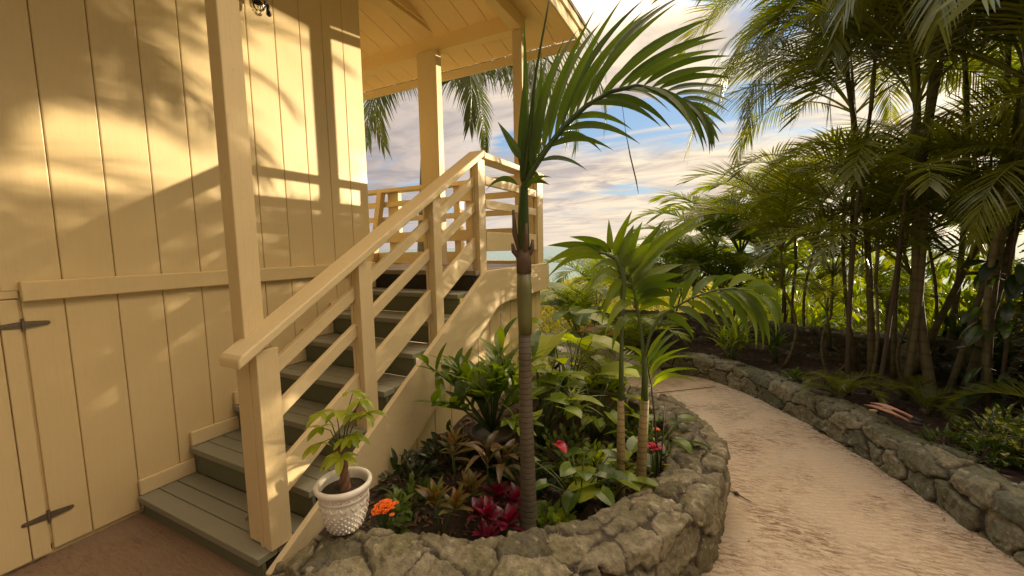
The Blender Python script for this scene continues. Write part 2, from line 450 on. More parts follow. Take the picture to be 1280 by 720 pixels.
G = .824  # one groove of the siding
mb = MB(); siding(mb, XW, .02, -1.6, 2.885, 1.335, 4.05, G)
upper = mb.build('siding', CREAM, house, bevel=.0055)
mb = MB(); siding(mb, XW - .004, .018, .678, 2.885, .03, 1.33, .824)
mb.build('siding', CREAM, house, bevel=.0055, label='lower wall of vertical boards beneath the trim board')
mb = MB()
mb.box(-7.5, XW - .024, -1.8, 2.86, .0, 4.05)
mb.build('wall_core', CREAM, house)
mb = MB()
mb.box(XW - .024, XW - .0175, -1.6, 2.88, .06, 4.0)
mb.build('sheathing', CREAM, house)
# wall on the porch side
mb = MB()
x = XW
while x > -7.4:
    mb.box(x - .2065 + .0035, x - .0035, 2.862, 2.886, .03, 4.05); x -= .2065
mb.build('siding', CREAM, house, bevel=.004, label='porch side wall of vertical boards')
mb = MB(); mb.box(XW - .003, XW + .033, .676, 2.90, 1.283, 1.380)
mb.build('trim_board', CREAM, house, bevel=.007, seg=3)
mb = MB(); mb.box(XW - .03, XW - .004, -1.6, .674, 1.30, 1.34)
mb.build('sill_board', CREAM, house, bevel=.003)
# dark plinth below the boards
mb = MB(); mb.box(-3.1, XW - .03, -1.6, 2.88, -.02, .06)
mb.build('plinth', simple('dark brown plinth', (.05, .038, .026), .9, nscale=14, bmp=.3), house)

# half height door at the left
door = thing('door', None, None); door['label'] = 'low cream plank door with two iron strap hinges'
door.parent = house; door.location = (.0, -1.0, 0)
mb = MB()
for a, b in ((.606, .668), (.372, .602), (.14, .368), (-.09, .136), (-.33, -.094)):
    mb.box(XW - .022, XW + .001, a, b, .022, 1.294)
mb.build('door_panel', CREAM, door, bevel=.004)
mb = MB(); mb.box(XW - .028, XW - .0225, -.34, .676, .03, 1.294)
mb.build('door_backing', DARKGAP, door)
for zc in (1.172, .213):
    mb = MB()
    for s in (-1, 1):
        pts = []
        L = .092
        for (u, h) in ((.006, .017), (.03, .015), (L - .012, .010), (L - .004, .008), (L, .0), (L - .004, -.008), (L - .012, -.010), (.03, -.015), (.006, -.017)):
            pts.append((.673 + s * u, zc + h))
        if s < 0: pts = pts[::-1]
        mb.prism(pts, 'x', XW + .0005, XW + .0045)
        for u in (.026, .052, .077):
            mb.blob((XW + .0045, .673 + s * u, zc), .0045, sq=(.5, 1, 1), nu=8, nv=5)
    mb.tube([(XW + .006, .673, zc - .031), (XW + .006, .673, zc + .031)], .0065, 10)
    mb.build('hinge', IRON, door, bevel=.0008)

# columns
mb = MB(); mb.box(-1.985, -1.897, 1.078, 1.174, .13, 3.98)
mb.build('post', CREAM_POST, house, bevel=.005, label='tall square post at the foot of the stairs')
mb = MB(); mb.box(-1.872, -1.772, 3.77, 3.865, 1.312, 3.57)
mb.build('post', CREAM_POST, house, bevel=.005, label='slim porch post at the outer corner')
mb = MB(); mb.box(-2.985, -2.735, 3.705, 3.80, 1.312, 3.57)
mb.build('post', CREAM_POST, house, bevel=.005, label='broad porch post')
mb = MB(); mb.box(-6.1, -5.9, 3.72, 3.82, 1.312, 3.57)
mb.build('post', CREAM_POST, house, bevel=.005, label='porch post farther along the deck')

# roof -------------------------------------------------------------
roof = thing('roof', None, None); roof.parent = house; roof.location = (0, 0, 3.5)
XE, YE, ZS, PT = -1.36, 4.28, 3.600, .24


def soffit(xa, xb, ya, yb): pass


def zroof(x, y): return ZS + PT * max(0, min(YE - y, XE - x))


mb = MB(); mb.box(-7.4, -1.775, 3.765, 3.868, 3.575, zroof(-3, 3.80) + .03)
mb.build('beam', CEIL, roof, bevel=.004, label='beam over the far porch posts')
mb = MB(); mb.box(-1.872, -1.772, -1.6, 3.762, 3.575, 3.70)
mb.build('beam', CEIL, roof, bevel=.004, label='beam over the stairs')
mb = MB()
mb.box(-2.93, -2.765, 2.89, 3.762, 3.735, 4.0)
mb.box(-2.760, -2.735, 2.89, 3.762, 3.765, 4.0)
mb.build('joist', CEIL, roof, bevel=.004)
# side soffit: slopes up to the house, boards along Y  (strip by strip, clipped at the hip)
mb = MB()
x = XE
k = 0
while x > -3.1:
    x2 = x - .215
    a = x - .003; b = x2 + .003
    z0, z1 = ZS + PT * (XE - a), ZS + PT * (XE - b)
    ya = YE - (XE - a); yb = YE - (XE - b)
    mb.add([(a, -1.7, z0), (a, ya, z0), (b, yb, z1), (b, -1.7, z1), (a, -1.7, z0 + .012), (a, ya, z0 + .012), (b, yb, z1 + .012), (b, -1.7, z1 + .012)],
           [(0, 1, 2, 3), (7, 6, 5, 4), (0, 4, 5, 1), (2, 6, 7, 3), (1, 5, 6, 2)])
    x = x2
mb.build('soffit', CEIL, roof)
# back soffit over the porch, boards running in from the eave
mb = MB()
edges = [-1.36, -1.62, -2.0, -2.137, -2.35, -2.583]
e = -2.583
while e > -7.6: e -= .225; edges.append(e)
for xa, xb in zip(edges, edges[1:]):
    a = xa - .003; b = xb + .003
    def zz(y): return ZS + PT * (YE - y)
    y_in_a = max(YE - (XE - a), 2.6) ; y_in_b = max(YE - (XE - b), 2.6)
    t = .012
    mb.add([(a, YE, zz(YE)), (b, YE, zz(YE)), (b, y_in_b, zz(y_in_b)), (a, y_in_a, zz(y_in_a)),
            (a, YE, zz(YE) + t), (b, YE, zz(YE) + t), (b, y_in_b, zz(y_in_b) + t), (a, y_in_a, zz(y_in_a) + t)],
           [(3, 2, 1, 0), (4, 5, 6, 7), (0, 4, 7, 3), (1, 2, 6, 5)])
mb.build('soffit', CEIL, roof, label='porch ceiling of wide painted boards')
mb = MB()
mb.add([(XE, -1.8, ZS + .018), (XE, YE, ZS + .018), (-7.6, YE, ZS + .018), (-3.2, YE - 1.84, ZS + .018 + PT * 1.84), (-3.2, -1.8, ZS + .018 + PT * 1.84), (-7.6, YE - 1.84, ZS + .018 + PT * 1.84)],
       [(0, 1, 3, 4), (1, 2, 5, 3)])
mb.build('roof_underlay', CEIL, roof)
mb = MB()
mb.add([(XE + .06, -1.9, 3.735), (XE + .06, YE + .06, 3.735), (-7.6, YE + .06, 3.735), (-3.3, 2.34, 4.30), (-3.3, -1.9, 4.30), (-7.6, 2.34, 4.30), (-7.6, -1.9, 4.30),
        (XE + .06, -1.9, 3.70), (XE + .06, YE + .06, 3.70), (-7.6, YE + .06, 3.70)],
       [(0, 1, 3, 4), (1, 2, 5, 3), (4, 3, 5, 6), (0, 7, 8, 1), (1, 8, 9, 2), (7, 0, 4), (8, 7, 4, 3), (9, 8, 3, 5)])
mb.build('roof_covering', simple('grey brown roofing', (.16, .13, .10), .85, nscale=12, bmp=.4), roof)
mb = MB(); mb.box(XE - .001, XE + .022, -1.7, YE + .022, 3.535, 3.655)
mb.build('fascia', CREAM_RAIL, roof, bevel=.003, label='side eave board catching the evening sun')
mb = MB(); mb.box(XE + .024, XE + .048, -1.7, YE + .048, 3.640, 3.715)
mb.build('fascia', CREAM_RAIL, roof, bevel=.003, label='upper eave strip')
mb = MB(); mb.box(-7.5, XE - .002, YE - .002, YE + .022, 3.50, 3.592)
mb.build('fascia', CREAM_RAIL, roof, bevel=.003, label='eave board at the seaward side')

# wall lamp (hangs on the wall, behind the tall post) ------------------------
lamp = thing('wall_lamp', 'dark metal wall lantern with glass globe high on the siding beside the tall post', 'lamp', (XW, 1.9, 3.2))
mb = MB(); mb.tube([(XW, 1.9, 3.27), (XW + .012, 1.9, 3.27)], .055, 20); mb.build('backplate', BLACK, lamp, bevel=.002)
mb = MB(); mb.tube([(XW + .01, 1.9, 3.28), (XW + .05, 1.9, 3.31), (XW + .09, 1.9, 3.30), (XW + .10, 1.9, 3.27)], .011, 8)
mb.build('arm', BLACK, lamp)
mb = MB(); mb.lathe([(0, .10), (.03, .098), (.058, .06), (.062, .02), (.050, .0)], (XW + .10, 1.885, 3.175), 20)
for k in range(4):
    a = k * math.pi / 2 + .4
    pts = [(XW + .10 + math.cos(a) * r, 1.885 + math.sin(a) * r, 3.175 + z) for r, z in ((.052, .0), (.05, -.03), (.036, -.055), (.012, -.066))]
    mb.tube(pts, .004, 5)
mb.build('shade', BLACK, lamp, smooth=True)
gm, gnt, gb, go = new_mat('clear lamp glass')
gb.inputs['Transmission Weight'].default_value = 1; gb.inputs['Roughness'].default_value = .06; gb.inputs['Base Color'].default_value = (.95, .9, .8, 1)
mb = MB(); mb.lathe([(.045, .0), (.05, -.02), (.046, -.045), (.03, -.065), (.0, -.072)], (XW + .10, 1.885, 3.178), 20)
mb.build('globe', gm, lamp, smooth=True)
mb = MB(); mb.tube([(XW + .005, 2.0, 3.25), (XW + .03, 2.0, 3.22), (XW + .04, 2.0, 3.175)], [.016, .015, .012], 10)
mb.blob((XW + .042, 2.0, 3.165), .018); mb.build('motion_sensor', BLACK, lamp, smooth=True)

# ================================================================== STAIRCASE
stairs = thing('staircase', 'timber staircase with sage green treads and cream railing rising along the house wall', 'stairs', (-2.4, 1.02, 0))
RUN, RISE, Y0, Z1 = .272, .17, 1.02, .12
for k in range(8):
    Yk = Y0 + RUN * k; Zk = Z1 + RISE * k
    if k < 7:
        mb = MB()
        for j in range(3):
            ya = Yk - (.006 if j == 0 else 0) + j * .0925
            mb.box(-2.938, -1.822, ya, ya + (.0945, .0865, .101)[j], Zk - .036, Zk)
        mb.build('tread', TREAD, stairs, bevel=.004)
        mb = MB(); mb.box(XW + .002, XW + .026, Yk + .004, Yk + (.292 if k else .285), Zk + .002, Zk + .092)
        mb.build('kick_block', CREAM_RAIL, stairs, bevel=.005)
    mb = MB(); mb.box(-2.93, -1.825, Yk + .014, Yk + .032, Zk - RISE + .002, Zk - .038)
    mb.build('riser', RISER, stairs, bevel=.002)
# first step cheek under the newel
mb = MB(); mb.box(-2.925, -1.83, 1.06, 1.6, -.02, .07)
mb.build('carriage', DARKGAP, stairs)


def slope(z11): return lambda y: z11 + .607 * (y - 1.1)


def sloped(mb, x0, x1, zb, zt, ya, yb):
    f, g = slope(zb), slope(zt)
    mb.prism([(ya, f(ya)), (yb, f(yb)), (yb, g(yb)), (ya, g(ya))], 'x', x0, x1)


# stringer: sloping outer board that becomes the deck fascia
mb = MB()
st = lambda y: .088 + .632 * (y - 1.1)
poly = [(1.035, st(1.035) - .36), (1.035, st(1.035)), (3.02, 1.302), (4.40, 1.312), (4.44, 1.29), (4.445, 1.10), (4.42, 1.05), (4.37, 1.022), (4.3, 1.015), (3.33, 1.0), (3.20, .965), (1.70, .055), (1.62, .0)]
poly = [(1.035, -.01), (1.035, st(1.035)), (3.02, 1.302), (4.40, 1.312), (4.437, 1.29), (4.445, 1.10), (4.425, 1.05), (4.37, 1.02), (3.35, .992), (3.20, .962), (1.66, -.01)]
mb.prism(poly[::-1], 'x', -1.812, -1.776)
mb.build('stringer', CREAM_RAIL, stairs, bevel=.005)
# skirt of vertical boards under the stringer
mb = MB()
siding(mb, -1.842, .018, 1.70, 4.33, .035, lambda y: min(1.2, st(y) - .06), 2.753, gap=.006)
mb.build('skirt', CREAM, stairs, bevel=.004)
mb = MB(); mb.prism([(1.3, .03), (4.33, .03), (4.33, 1.2), (3.0, 1.2), (1.3, .12)][::-1], 'x', -1.872, -1.862)
mb.build('skirt_backing', DARKGAP, stairs)
mb = MB(); mb.prism([(1.5, -.02), (4.33, -.02), (4.33, .026), (1.5, .026)][::-1], 'x', -1.90, -1.76)
mb.build('kerb', simple('earthy kerb', (.22, .14, .08), .9, nscale=25, namp=.5, bmp=.5), stairs, bevel=.01)

# newel and balusters: an outer board laid over inner strips
def baluster(name, ya, yb, zb, zt, lab=None):
    e = MB()
    e.box(-1.848, XR, ya, yb, zb, zt)
    e.box(-1.872, -1.851, ya + .003, yb - .003, zb, zt - .01)
    e.box(-1.893, -1.875, ya + .001, yb - .001, zb, zt - .01)
    return e.build(name, CREAM_POST, stairs, bevel=.003, label=lab)


capb = slope(1.070)
baluster('newel', 1.072, 1.175, Z1, capb(1.12) - .02)
baluster('baluster', 1.672, 1.768, st(1.7) - .12, capb(1.70) - .003)
baluster('baluster', 2.362, 2.452, st(2.4) - .12, capb(2.39) - .003)
baluster('newel', 2.978, 3.088, 1.16, 2.232)
for (ya, yb) in ((1.170, 1.685), (1.757, 2.372), (2.442, 2.985)):
    for zb, zt in ((.868, .940), (.655, .728)):
        mb = MB(); sloped(mb, -1.886, -1.852, zb, zt, ya, yb)
        mb.build('rail', CREAM_RAIL, stairs, bevel=.003)
    mb = MB(); sloped(mb, -1.886, -1.852, .27, .437, ya, yb)
    mb.build('rail', CREAM_RAIL, stairs, bevel=.003, label='wide lower rail board')
mb = MB()
y1 = 3.02
f, g = slope(1.070), slope(1.124)
mb.prism([(.985, f(.985) + .004), (.985, g(.985) - .012), (1.0, g(1.0)), (3.05, g(3.05)), (3.05, f(3.05))][::-1], 'x', -1.935, -1.785)
mb.build('handrail', CREAM_RAIL, stairs, bevel=.009, seg=3)

# ================================================================== PORCH DECK WITH RAILING
deck = thing('porch_deck', 'raised timber porch deck with open cream board railing at the top of the stairs', 'porch', (-3.2, 3.6, 1.3))
mb = MB()
y = 2.905
while y < 4.4:
    mb.box(-7.4, -1.815, y, y + .135, 1.268, 1.308); y += .14
mb.build('floor', painted_wood('deck floor paint', (.24, .2, .15), grain=(1.2, 18, 18)), deck, bevel=.003)
mb = MB()
mb.box(-7.4, -1.83, 2.9, 4.35, 1.08, 1.262)
mb.build('framing', DARKGAP, deck)
for xx in (-1.95, -3.4, -5.2, -7.0):
    mb = MB(); mb.box(xx, xx + .1, 4.2, 4.3, -.6, 1.08); mb.build('leg', CREAM_POST, deck, bevel=.004)
mb = MB(); mb.box(-7.4, -1.83, 4.352, 4.38, 1.05, 1.30); mb.build('rim_board', CREAM_RAIL, deck, bevel=.003)
YB0, YB1 = 4.235, 4.27


def drail(lab, x0, x1, y0, y1, z0, z1):
    e = MB(); e.box(x0, x1, y0, y1, z0, z1); e.build('rail', CREAM_RAIL, deck, bevel=.003, label=lab)


# side railing
drail(None, -1.840, -1.806, 3.089, 4.18, 2.028, 2.100)
drail(None, -1.840, -1.806, 3.089, 4.18, 1.832, 1.905)
drail('wide lower rail board', -1.840, -1.806, 3.089, 4.16, 1.465, 1.632)
mb = MB(); mb.box(-1.945, -1.785, 3.052, 4.34, 2.238, 2.288); mb.build('handrail', CREAM_RAIL, deck, bevel=.006)
mb = MB(); mb.box(-1.905, -1.842, 4.160, 4.325, 1.308, 2.236); mb.box(-1.840, -1.796, 4.17, 4.325, 1.308, 2.236)
mb.build('rail_post', CREAM_POST, deck, bevel=.004)
# seaward railing
for z0, z1 in ((2.055, 2.125), (1.86, 1.925)):
    drail(None, -7.4, -1.90, YB0, YB1, z0, z1)
drail('wide lower rail board', -7.4, -1.90, YB0, YB1, 1.585, 1.715)
drail('low board along the deck edge', -7.4, -2.70, YB0 + .004, YB1 + .002, 1.312, 1.455)
drail('sill board at the deck edge', -2.69, -1.90, YB0, YB1 + .05, 1.312, 1.345)
mb = MB(); mb.box(-7.4, -1.95, 4.17, 4.31, 2.34, 2.388) if False else mb.box(-7.4, -1.95, 4.17, 4.33, 2.238, 2.287)
mb.build('handrail', CREAM_RAIL, deck, bevel=.006)
for x0 in (-2.96, -3.03 + .24, -5.2, -6.6):
    mb = MB(); mb.box(x0, x0 + .09, YB1 + .003, YB1 + .09, 1.308, 2.236); mb.build('rail_post', CREAM_POST, deck, bevel=.004)
mb = MB(); mb.prism([(-4.30, 1.312), (-4.22, 1.312), (-4.01, 2.236), (-4.09, 2.236)], 'y', 4.15, 4.23)
mb.build('brace', CREAM_POST, deck, bevel=.004)
mb = MB(); mb.box(-4.02, -3.84, 4.275, 4.34, 1.308, 2.236)
mb.build('rail_post', CREAM_POST, deck, bevel=.004)
# ================================================================== GROUND, PATH, SEA
def concrete(name, ca, cb, dirt, line_rot=0.0, dirtamt=.5, lines=.5):
    m, nt, b, out = new_mat(name)
    pos = coords(nt)
    big = tex_noise(nt, 1.6, 5, .6, .3, pos)
    c = mixc(nt, ca, cb, big.outputs[0])
    v = coords(nt, (2.2, 9, 1), (0, 0, line_rot))
    s = tex_noise(nt, 6.5, 9, .75, .5, v)
    msk = ramp(nt, [(.47, 0), (.56, 1)], s.outputs[0])
    patch = tex_noise(nt, 2.3, 3, .6, 0, pos)
    pm = ramp(nt, [(.42, .12), (.62, 1)], patch.outputs[0])
    mm = N(nt, 'ShaderNodeMath', operation='MULTIPLY'); nt.links.new(msk.outputs[0], mm.inputs[0]); nt.links.new(pm.outputs[0], mm.inputs[1])
    m2 = N(nt, 'ShaderNodeMath', operation='MULTIPLY'); nt.links.new(mm.outputs[0], m2.inputs[0]); m2.inputs[1].default_value = dirtamt
    c = mixc(nt, c, dirt, m2.outputs[0])
    v3 = coords(nt, (5, 16, 1), (0, 0, line_rot)); pit = tex_noise(nt, 3.6, 5, .6, .4, v3)
    pmask = ramp(nt, [(.57, 0), (.64, dirtamt)], pit.outputs[0])
    pm2 = N(nt, 'ShaderNodeMath', operation='MULTIPLY'); nt.links.new(pmask.outputs[0], pm2.inputs[0]); nt.links.new(pm.outputs[0], pm2.inputs[1])
    c = mixc(nt, c, tuple(x * .6 for x in dirt), pm2.outputs[0])
    fine = tex_noise(nt, 90, 5, .7, 0, pos)
    fr = ramp(nt, [(.3, .78), (.65, 1.08)], fine.outputs[0])
    c = mixc(nt, c, fr.outputs[0], .8, 'MULTIPLY')
    # trowel lines
    v2 = coords(nt, (1, 1, 1), (0, 0, line_rot))
    w = N(nt, 'ShaderNodeTexWave', wave_type='BANDS', bands_direction='Y'); w.inputs['Scale'].default_value = 10
    w.inputs['Distortion'].default_value = 9; w.inputs['Detail'].default_value = 3; w.inputs['Detail Scale'].default_value = .7
    nt.links.new(v2, w.inputs['Vector'])
    mkw = ramp(nt, [(.0, 1 - .09 * (lines > 0)), (.5, 1)], w.outputs[1])
    c = mixc(nt, c, mkw.outputs[0], 1.0, 'MULTIPLY')
    nt.links.new(c, b.inputs['Base Color'])
    b.inputs['Roughness'].default_value = .48; b.inputs['Specular IOR Level'].default_value = .8
    p = bump(nt, b, w.outputs[1], lines, .006)
    p = bump(nt, b, s.outputs[0], .9, .02, p)
    p = bump(nt, b, pit.outputs[0], .6, .008, p)
    bump(nt, b, fine.outputs[0], .35, .003, p)
    return m


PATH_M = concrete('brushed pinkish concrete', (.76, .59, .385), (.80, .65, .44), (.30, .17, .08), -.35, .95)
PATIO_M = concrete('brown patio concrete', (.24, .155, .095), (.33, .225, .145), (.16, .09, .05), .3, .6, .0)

# terrain: level terrace near the house, falling away to the sea
xs = np.concatenate([np.linspace(-400, -20, 20), np.linspace(-16, 16, 33), np.linspace(20, 400, 20)])
ys = np.concatenate([np.linspace(-30, 5, 15), np.linspace(5.5, 30, 40), np.linspace(34, 420, 30)])
mb = MB()
vv = []
for y in ys:
    for x in xs:
        z = -.03
        if y > 6.3:
            z -= .10 * (y - 6.3) + .25 * (1 - math.exp(-(y - 6.3) * .8))
            z += .35 * noise.noise(Vector((x * .12, y * .12, 0))) * min(1, (y - 6.3) / 6)
        if x > 3.5: z -= .05 * (x - 3.5)
        z = max(z, -34)
        vv.append((x, y, z))
nx = len(xs)
ff = [(j * nx + i, j * nx + i + 1, (j + 1) * nx + i + 1, (j + 1) * nx + i) for j in range(len(ys) - 1) for i in range(nx - 1)]
mb.add(vv, ff)
gmat, gnt, gb, go = new_mat('grassy hillside')
n1 = tex_noise(gnt, .6, 6, .65); gnt.links.new(coords(gnt), n1.inputs['Vector'])
n2 = tex_noise(gnt, 9, 6, .7); gnt.links.new(coords(gnt), n2.inputs['Vector'])
cc = mixc(gnt, (.05, .075, .015), (.13, .15, .03), n1.outputs[0])
cc = mixc(gnt, cc, (.10, .07, .035), ramp(gnt, [(.45, 0), (.7, .7)], n2.outputs[0]).outputs[0])
gnt.links.new(cc, gb.inputs['Base Color']); gb.inputs['Roughness'].default_value = .95
bump(gnt, gb, n2.outputs[0], .8, .08)
o = mb.build('ground', gmat, smooth=True); tag(o, kind='structure')

smat, snt, sb, so = new_mat('sea water')
sb.inputs['Base Color'].default_value = (.10, .22, .20, 1); sb.inputs['Roughness'].default_value = .22
sn = tex_noise(snt, .05, 5, .6); snt.links.new(coords(snt, (1, 3, 1)), sn.inputs['Vector'])
bump(snt, sb, sn.outputs[0], .6, 2.0)
mb = MB(); mb.add([(-40000, 200, -28), (40000, 200, -28), (40000, 60000, -28), (-40000, 60000, -28)], [(0, 1, 2, 3)])
o = mb.build('sea', smat); tag(o, kind='structure')

# the path and the darker patio corner
mb = MB()
mb.add([(-2.6, .9, 0), (3.2, -2.5, 0), (3.2, 2.0, 0), (1.45, 2.8, 0), (.8, 4.25, 0), (-.2, 5.1, 0), (-1.0, 5.75, 0), (-4.5, 5.9, 0), (-4.5, 3.4, 0), (-1.75, 3.4, 0), (-1.75, .9, 0), (-2.6, -2.5, 0)],
       [(0, 11, 1, 2, 3, 4, 5, 6, 7, 8, 9, 10)])
o = mb.build('path', PATH_M); tag(o, kind='structure')
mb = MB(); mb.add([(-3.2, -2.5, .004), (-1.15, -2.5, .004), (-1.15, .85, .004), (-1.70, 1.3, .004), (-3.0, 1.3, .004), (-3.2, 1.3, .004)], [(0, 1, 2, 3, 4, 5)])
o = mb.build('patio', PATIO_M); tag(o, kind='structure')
mb = MB()
a = Vector((-.95, 3.95, .004)); b_ = Vector((-.02, 4.72, .004)); s = Vector((.006, -.006, 0))
mb.add([a - s, b_ - s, b_ + s, a + s], [(0, 1, 2, 3)])
o = mb.build('path_joint', simple('rusty joint', (.16, .07, .035), .9)); tag(o, kind='structure')


# ------------------------------------------------------------------ rock walls
def catmull(P, n):
    P = [Vector(p) for p in P]; P = [P[0] * 2 - P[1]] + P + [P[-1] * 2 - P[-2]]
    out = []
    for i in range(1, len(P) - 2):
        for k in range(n):
            t = k / n; a, b, c, d = P[i - 1], P[i], P[i + 1], P[i + 2]
            out.append(.5 * ((2 * b) + (c - a) * t + (2 * a - 5 * b + 4 * c - d) * t * t + (3 * b - a - 3 * c + d) * t ** 3))
    out.append(P[-2])
    return out


def resample(pts, step):
    acc = [0]
    for a, b in zip(pts, pts[1:]): acc.append(acc[-1] + (b - a).length)
    n = max(2, int(acc[-1] / step)); out = []; j = 0
    for i in range(n + 1):
        s = acc[-1] * i / n
        while j < len(pts) - 2 and acc[j + 1] < s: j += 1
        k = (s - acc[j]) / max(1e-9, acc[j + 1] - acc[j])
        out.append(pts[j].lerp(pts[j + 1], k))
    return out, acc[-1]


def fnoise(P, scale, octs=4, seed=0.0, ridged=False):
    out = np.empty(len(P)); off = Vector((seed, seed * 1.3, -seed))
    for i, p in enumerate(P):
        v = Vector(p) * scale + off
        out[i] = noise.ridged_multi_fractal(v, .9, 2.1, octs, 1.0, 2.0) * .5 - .5 if ridged else noise.fractal(v, .8, 2.1, octs)
    return out


def rock_wall(name, mat, outer, thick, h0, h1, label, cat, step=.0085, cell=.17, amp=.03, seed=1, base=-.03, inner_depth=.12, taper_ends=(0, 0), side=1, inner_base=None):
    """outer: polyline of the outer foot, wall body lies to the LEFT of it times side"""
    line, Ltot = resample(catmull([(p[0], p[1], 0) for p in outer], 12), step)
    rs = np.random.RandomState(seed)
    prof = []  # (u across from outer, v height fraction)
    H = h0
    nf = int(h0 / step) + 2
    for i in range(nf + 1): prof.append((.0 + .012 * (i / nf), i / nf, 0))
    nt_ = int(thick / step)
    for i in range(1, nt_): prof.append((i / nt_, 1.0, 1))
    ni = int(inner_depth / step)
    for i in range(ni + 1): prof.append((1.0, 1.0 - i / ni, 2))
    np_ = len(prof); nl = len(line)
    pos = np.zeros((nl, np_, 3)); nor = np.zeros((nl, np_, 3)); st = np.zeros((nl, np_, 2))
    for i, p in enumerate(line):
        t = (line[min(i + 1, nl - 1)] - line[max(i - 1, 0)]).normalized()
        nl_ = Vector((-t.y, t.x, 0)) * side
        s = i * Ltot / (nl - 1)
        f = s / Ltot
        h = h0 + (h1 - h0) * f
        if taper_ends[0] and s < .28: h = h * (taper_ends[0] + (1 - taper_ends[0]) * (s / .28) ** .8)
        if taper_ends[1] and Ltot - s < .28: h = h * (taper_ends[1] + (1 - taper_ends[1]) * ((Ltot - s) / .28) ** .8)
        run = 0
        for j, (u, v, kk) in enumerate(prof):
            if kk == 0:
                z = base + (h - base) * v; q = p + nl_ * (u * thick); nn = -nl_; w = v * (h - base)
            elif kk == 1:
                z = h + .012 * math.sin(math.pi * u); q = p + nl_ * (u * thick); nn = UP; w = (h0 - base) + u * thick
            else:
                z = h - inner_depth * (1 - v); q = p + nl_ * thick; nn = nl_; w = (h0 - base) + thick + inner_depth * (1 - v)
            # round the shoulders
            if kk == 0 and v > .85: nn = (nn * (1 - (v - .85) / .3) + UP * ((v - .85) / .3)).normalized()
            if kk == 1 and u < .15: nn = (UP * (.5 + u / .3) - nl_ * (.5 - u / .3)).normalized()
            if kk == 1 and u > .85: nn = (UP * (.5 + (1 - u) / .3) + nl_ * (.5 - (1 - u) / .3)).normalized()
            pos[i, j] = (q.x, q.y, z); nor[i, j] = nn; st[i, j] = (s, w)
    W = (h0 - base) + thick + inner_depth
    # jittered seeds; rows follow the width of the profile
    seeds = []
    y = -cell * .3; row = 0
    while y < W + cell:
        x = -cell * rs.rand() * 1.2
        while x < Ltot + cell:
            seeds.append((x + rs.uniform(-.25, .25) * cell, y + rs.uniform(-.22, .22) * cell))
            x += cell * rs.choice([.9, 1.2, 1.6, 2.1])
        y += cell * rs.uniform(.75, 1.0); row += 1
    seeds = np.array(seeds); S = len(seeds)
    wob = np.zeros((nl * np_, 2))
    P = pos.reshape(-1, 3)
    w1 = fnoise(P, 7, 3, seed * 3.1); w2 = fnoise(P, 7, 3, seed * 5.7 + 9)
    q = st.reshape(-1, 2) + np.stack([w1, w2], 1) * .04
    F1 = np.full(len(q), 9.); F2 = np.full(len(q), 9.); ID = np.zeros(len(q), int)
    for k in range(S):
        dx = (q[:, 0] - seeds[k, 0]) * .82; m = np.abs(dx) < cell * 3
        d = np.full(len(q), 9.)
        d[m] = np.hypot(dx[m], q[m, 1] - seeds[k, 1])
        lt = d < F1
        F2 = np.where(lt, F1, np.minimum(F2, d)); ID = np.where(lt, k, ID); F1 = np.where(lt, d, F1)
    e = np.clip((F2 - F1) / .022, 0, 1); prof_h = e * e * (3 - 2 * e)
    # second, smaller level: fractured facets
    c2 = .062; n2 = int((Ltot + .2) / c2); m2 = int(W / c2) + 2
    g = np.array([((i + rs.rand()) * c2 - .1, (j + rs.rand()) * c2 - .02) for i in range(n2) for j in range(m2)])
    tl = rs.uniform(-1, 1, (len(g), 2)); of2 = rs.uniform(-1, 1, len(g))
    q2 = st.reshape(-1, 2) + np.stack([w2, w1], 1) * .05
    B1 = np.full(len(q2), 9.); I2 = np.zeros(len(q2), int)
    order = np.argsort(g[:, 0])
    for k in order:
        lo_ = g[k, 0] - .13; hi_ = g[k, 0] + .13
        i0 = max(0, int(lo_ / Ltot * (nl - 1))) * np_; i1 = min(nl, int(hi_ / Ltot * (nl - 1)) + 2) * np_
        if i1 <= i0: continue
        d = np.hypot(q2[i0:i1, 0] - g[k, 0], q2[i0:i1, 1] - g[k, 1]); lt = d < B1[i0:i1]
        B1[i0:i1] = np.where(lt, d, B1[i0:i1]); I2[i0:i1] = np.where(lt, k, I2[i0:i1])
    dg = q2 - g[I2]
    facet = (tl[I2] * dg).sum(1) * .22 + of2[I2] * .0025
    off = rs.uniform(-1, 1, S); tx = rs.uniform(-1, 1, S); ty = rs.uniform(-1, 1, S)
    dq = q - seeds[ID]
    rid = fnoise(P, 13, 4, seed + 40., True); fb = fnoise(P, 26, 4, seed + 7.)
    lo = fnoise(P, 3.5, 2, seed + 3.)
    disp = prof_h * (amp * (.75 + .40 * off[ID]) + (tx[ID] * dq[:, 0] + ty[ID] * dq[:, 1]) * .11 + facet) + rid * .010 * prof_h + fb * .004 + lo * .008
    fade = np.clip(P[:, 2] * 0 + 1, 0, 1)
    newp = P + nor.reshape(-1, 3) * (disp * fade)[:, None]
    newp[:, 2] = newp[:, 2]
    faces = []
    for i in range(nl - 1):
        for j in range(np_ - 1):
            a = i * np_ + j
            fc = (a, a + np_, a + np_ + 1, a + 1)
            faces.append(fc if side < 0 else fc[::-1])
    # end caps
    for i0, flip in ((0, 0), (nl - 1, 1)):
        idx = [i0 * np_ + j for j in range(np_)]
        faces.append(tuple(idx if flip else idx[::-1]))
    c = newp.mean(0); c[2] = 0
    me = bpy.data.meshes.new(name)
    me.from_pydata((newp - c).tolist(), [], faces)
    at = me.attributes.new('tint', 'FLOAT', 'POINT'); at.data.foreach_set('value', (rs.rand(S)[ID]).astype(np.float32))
    at = me.attributes.new('mortar', 'FLOAT', 'POINT'); at.data.foreach_set('value', (1 - prof_h).astype(np.float32))
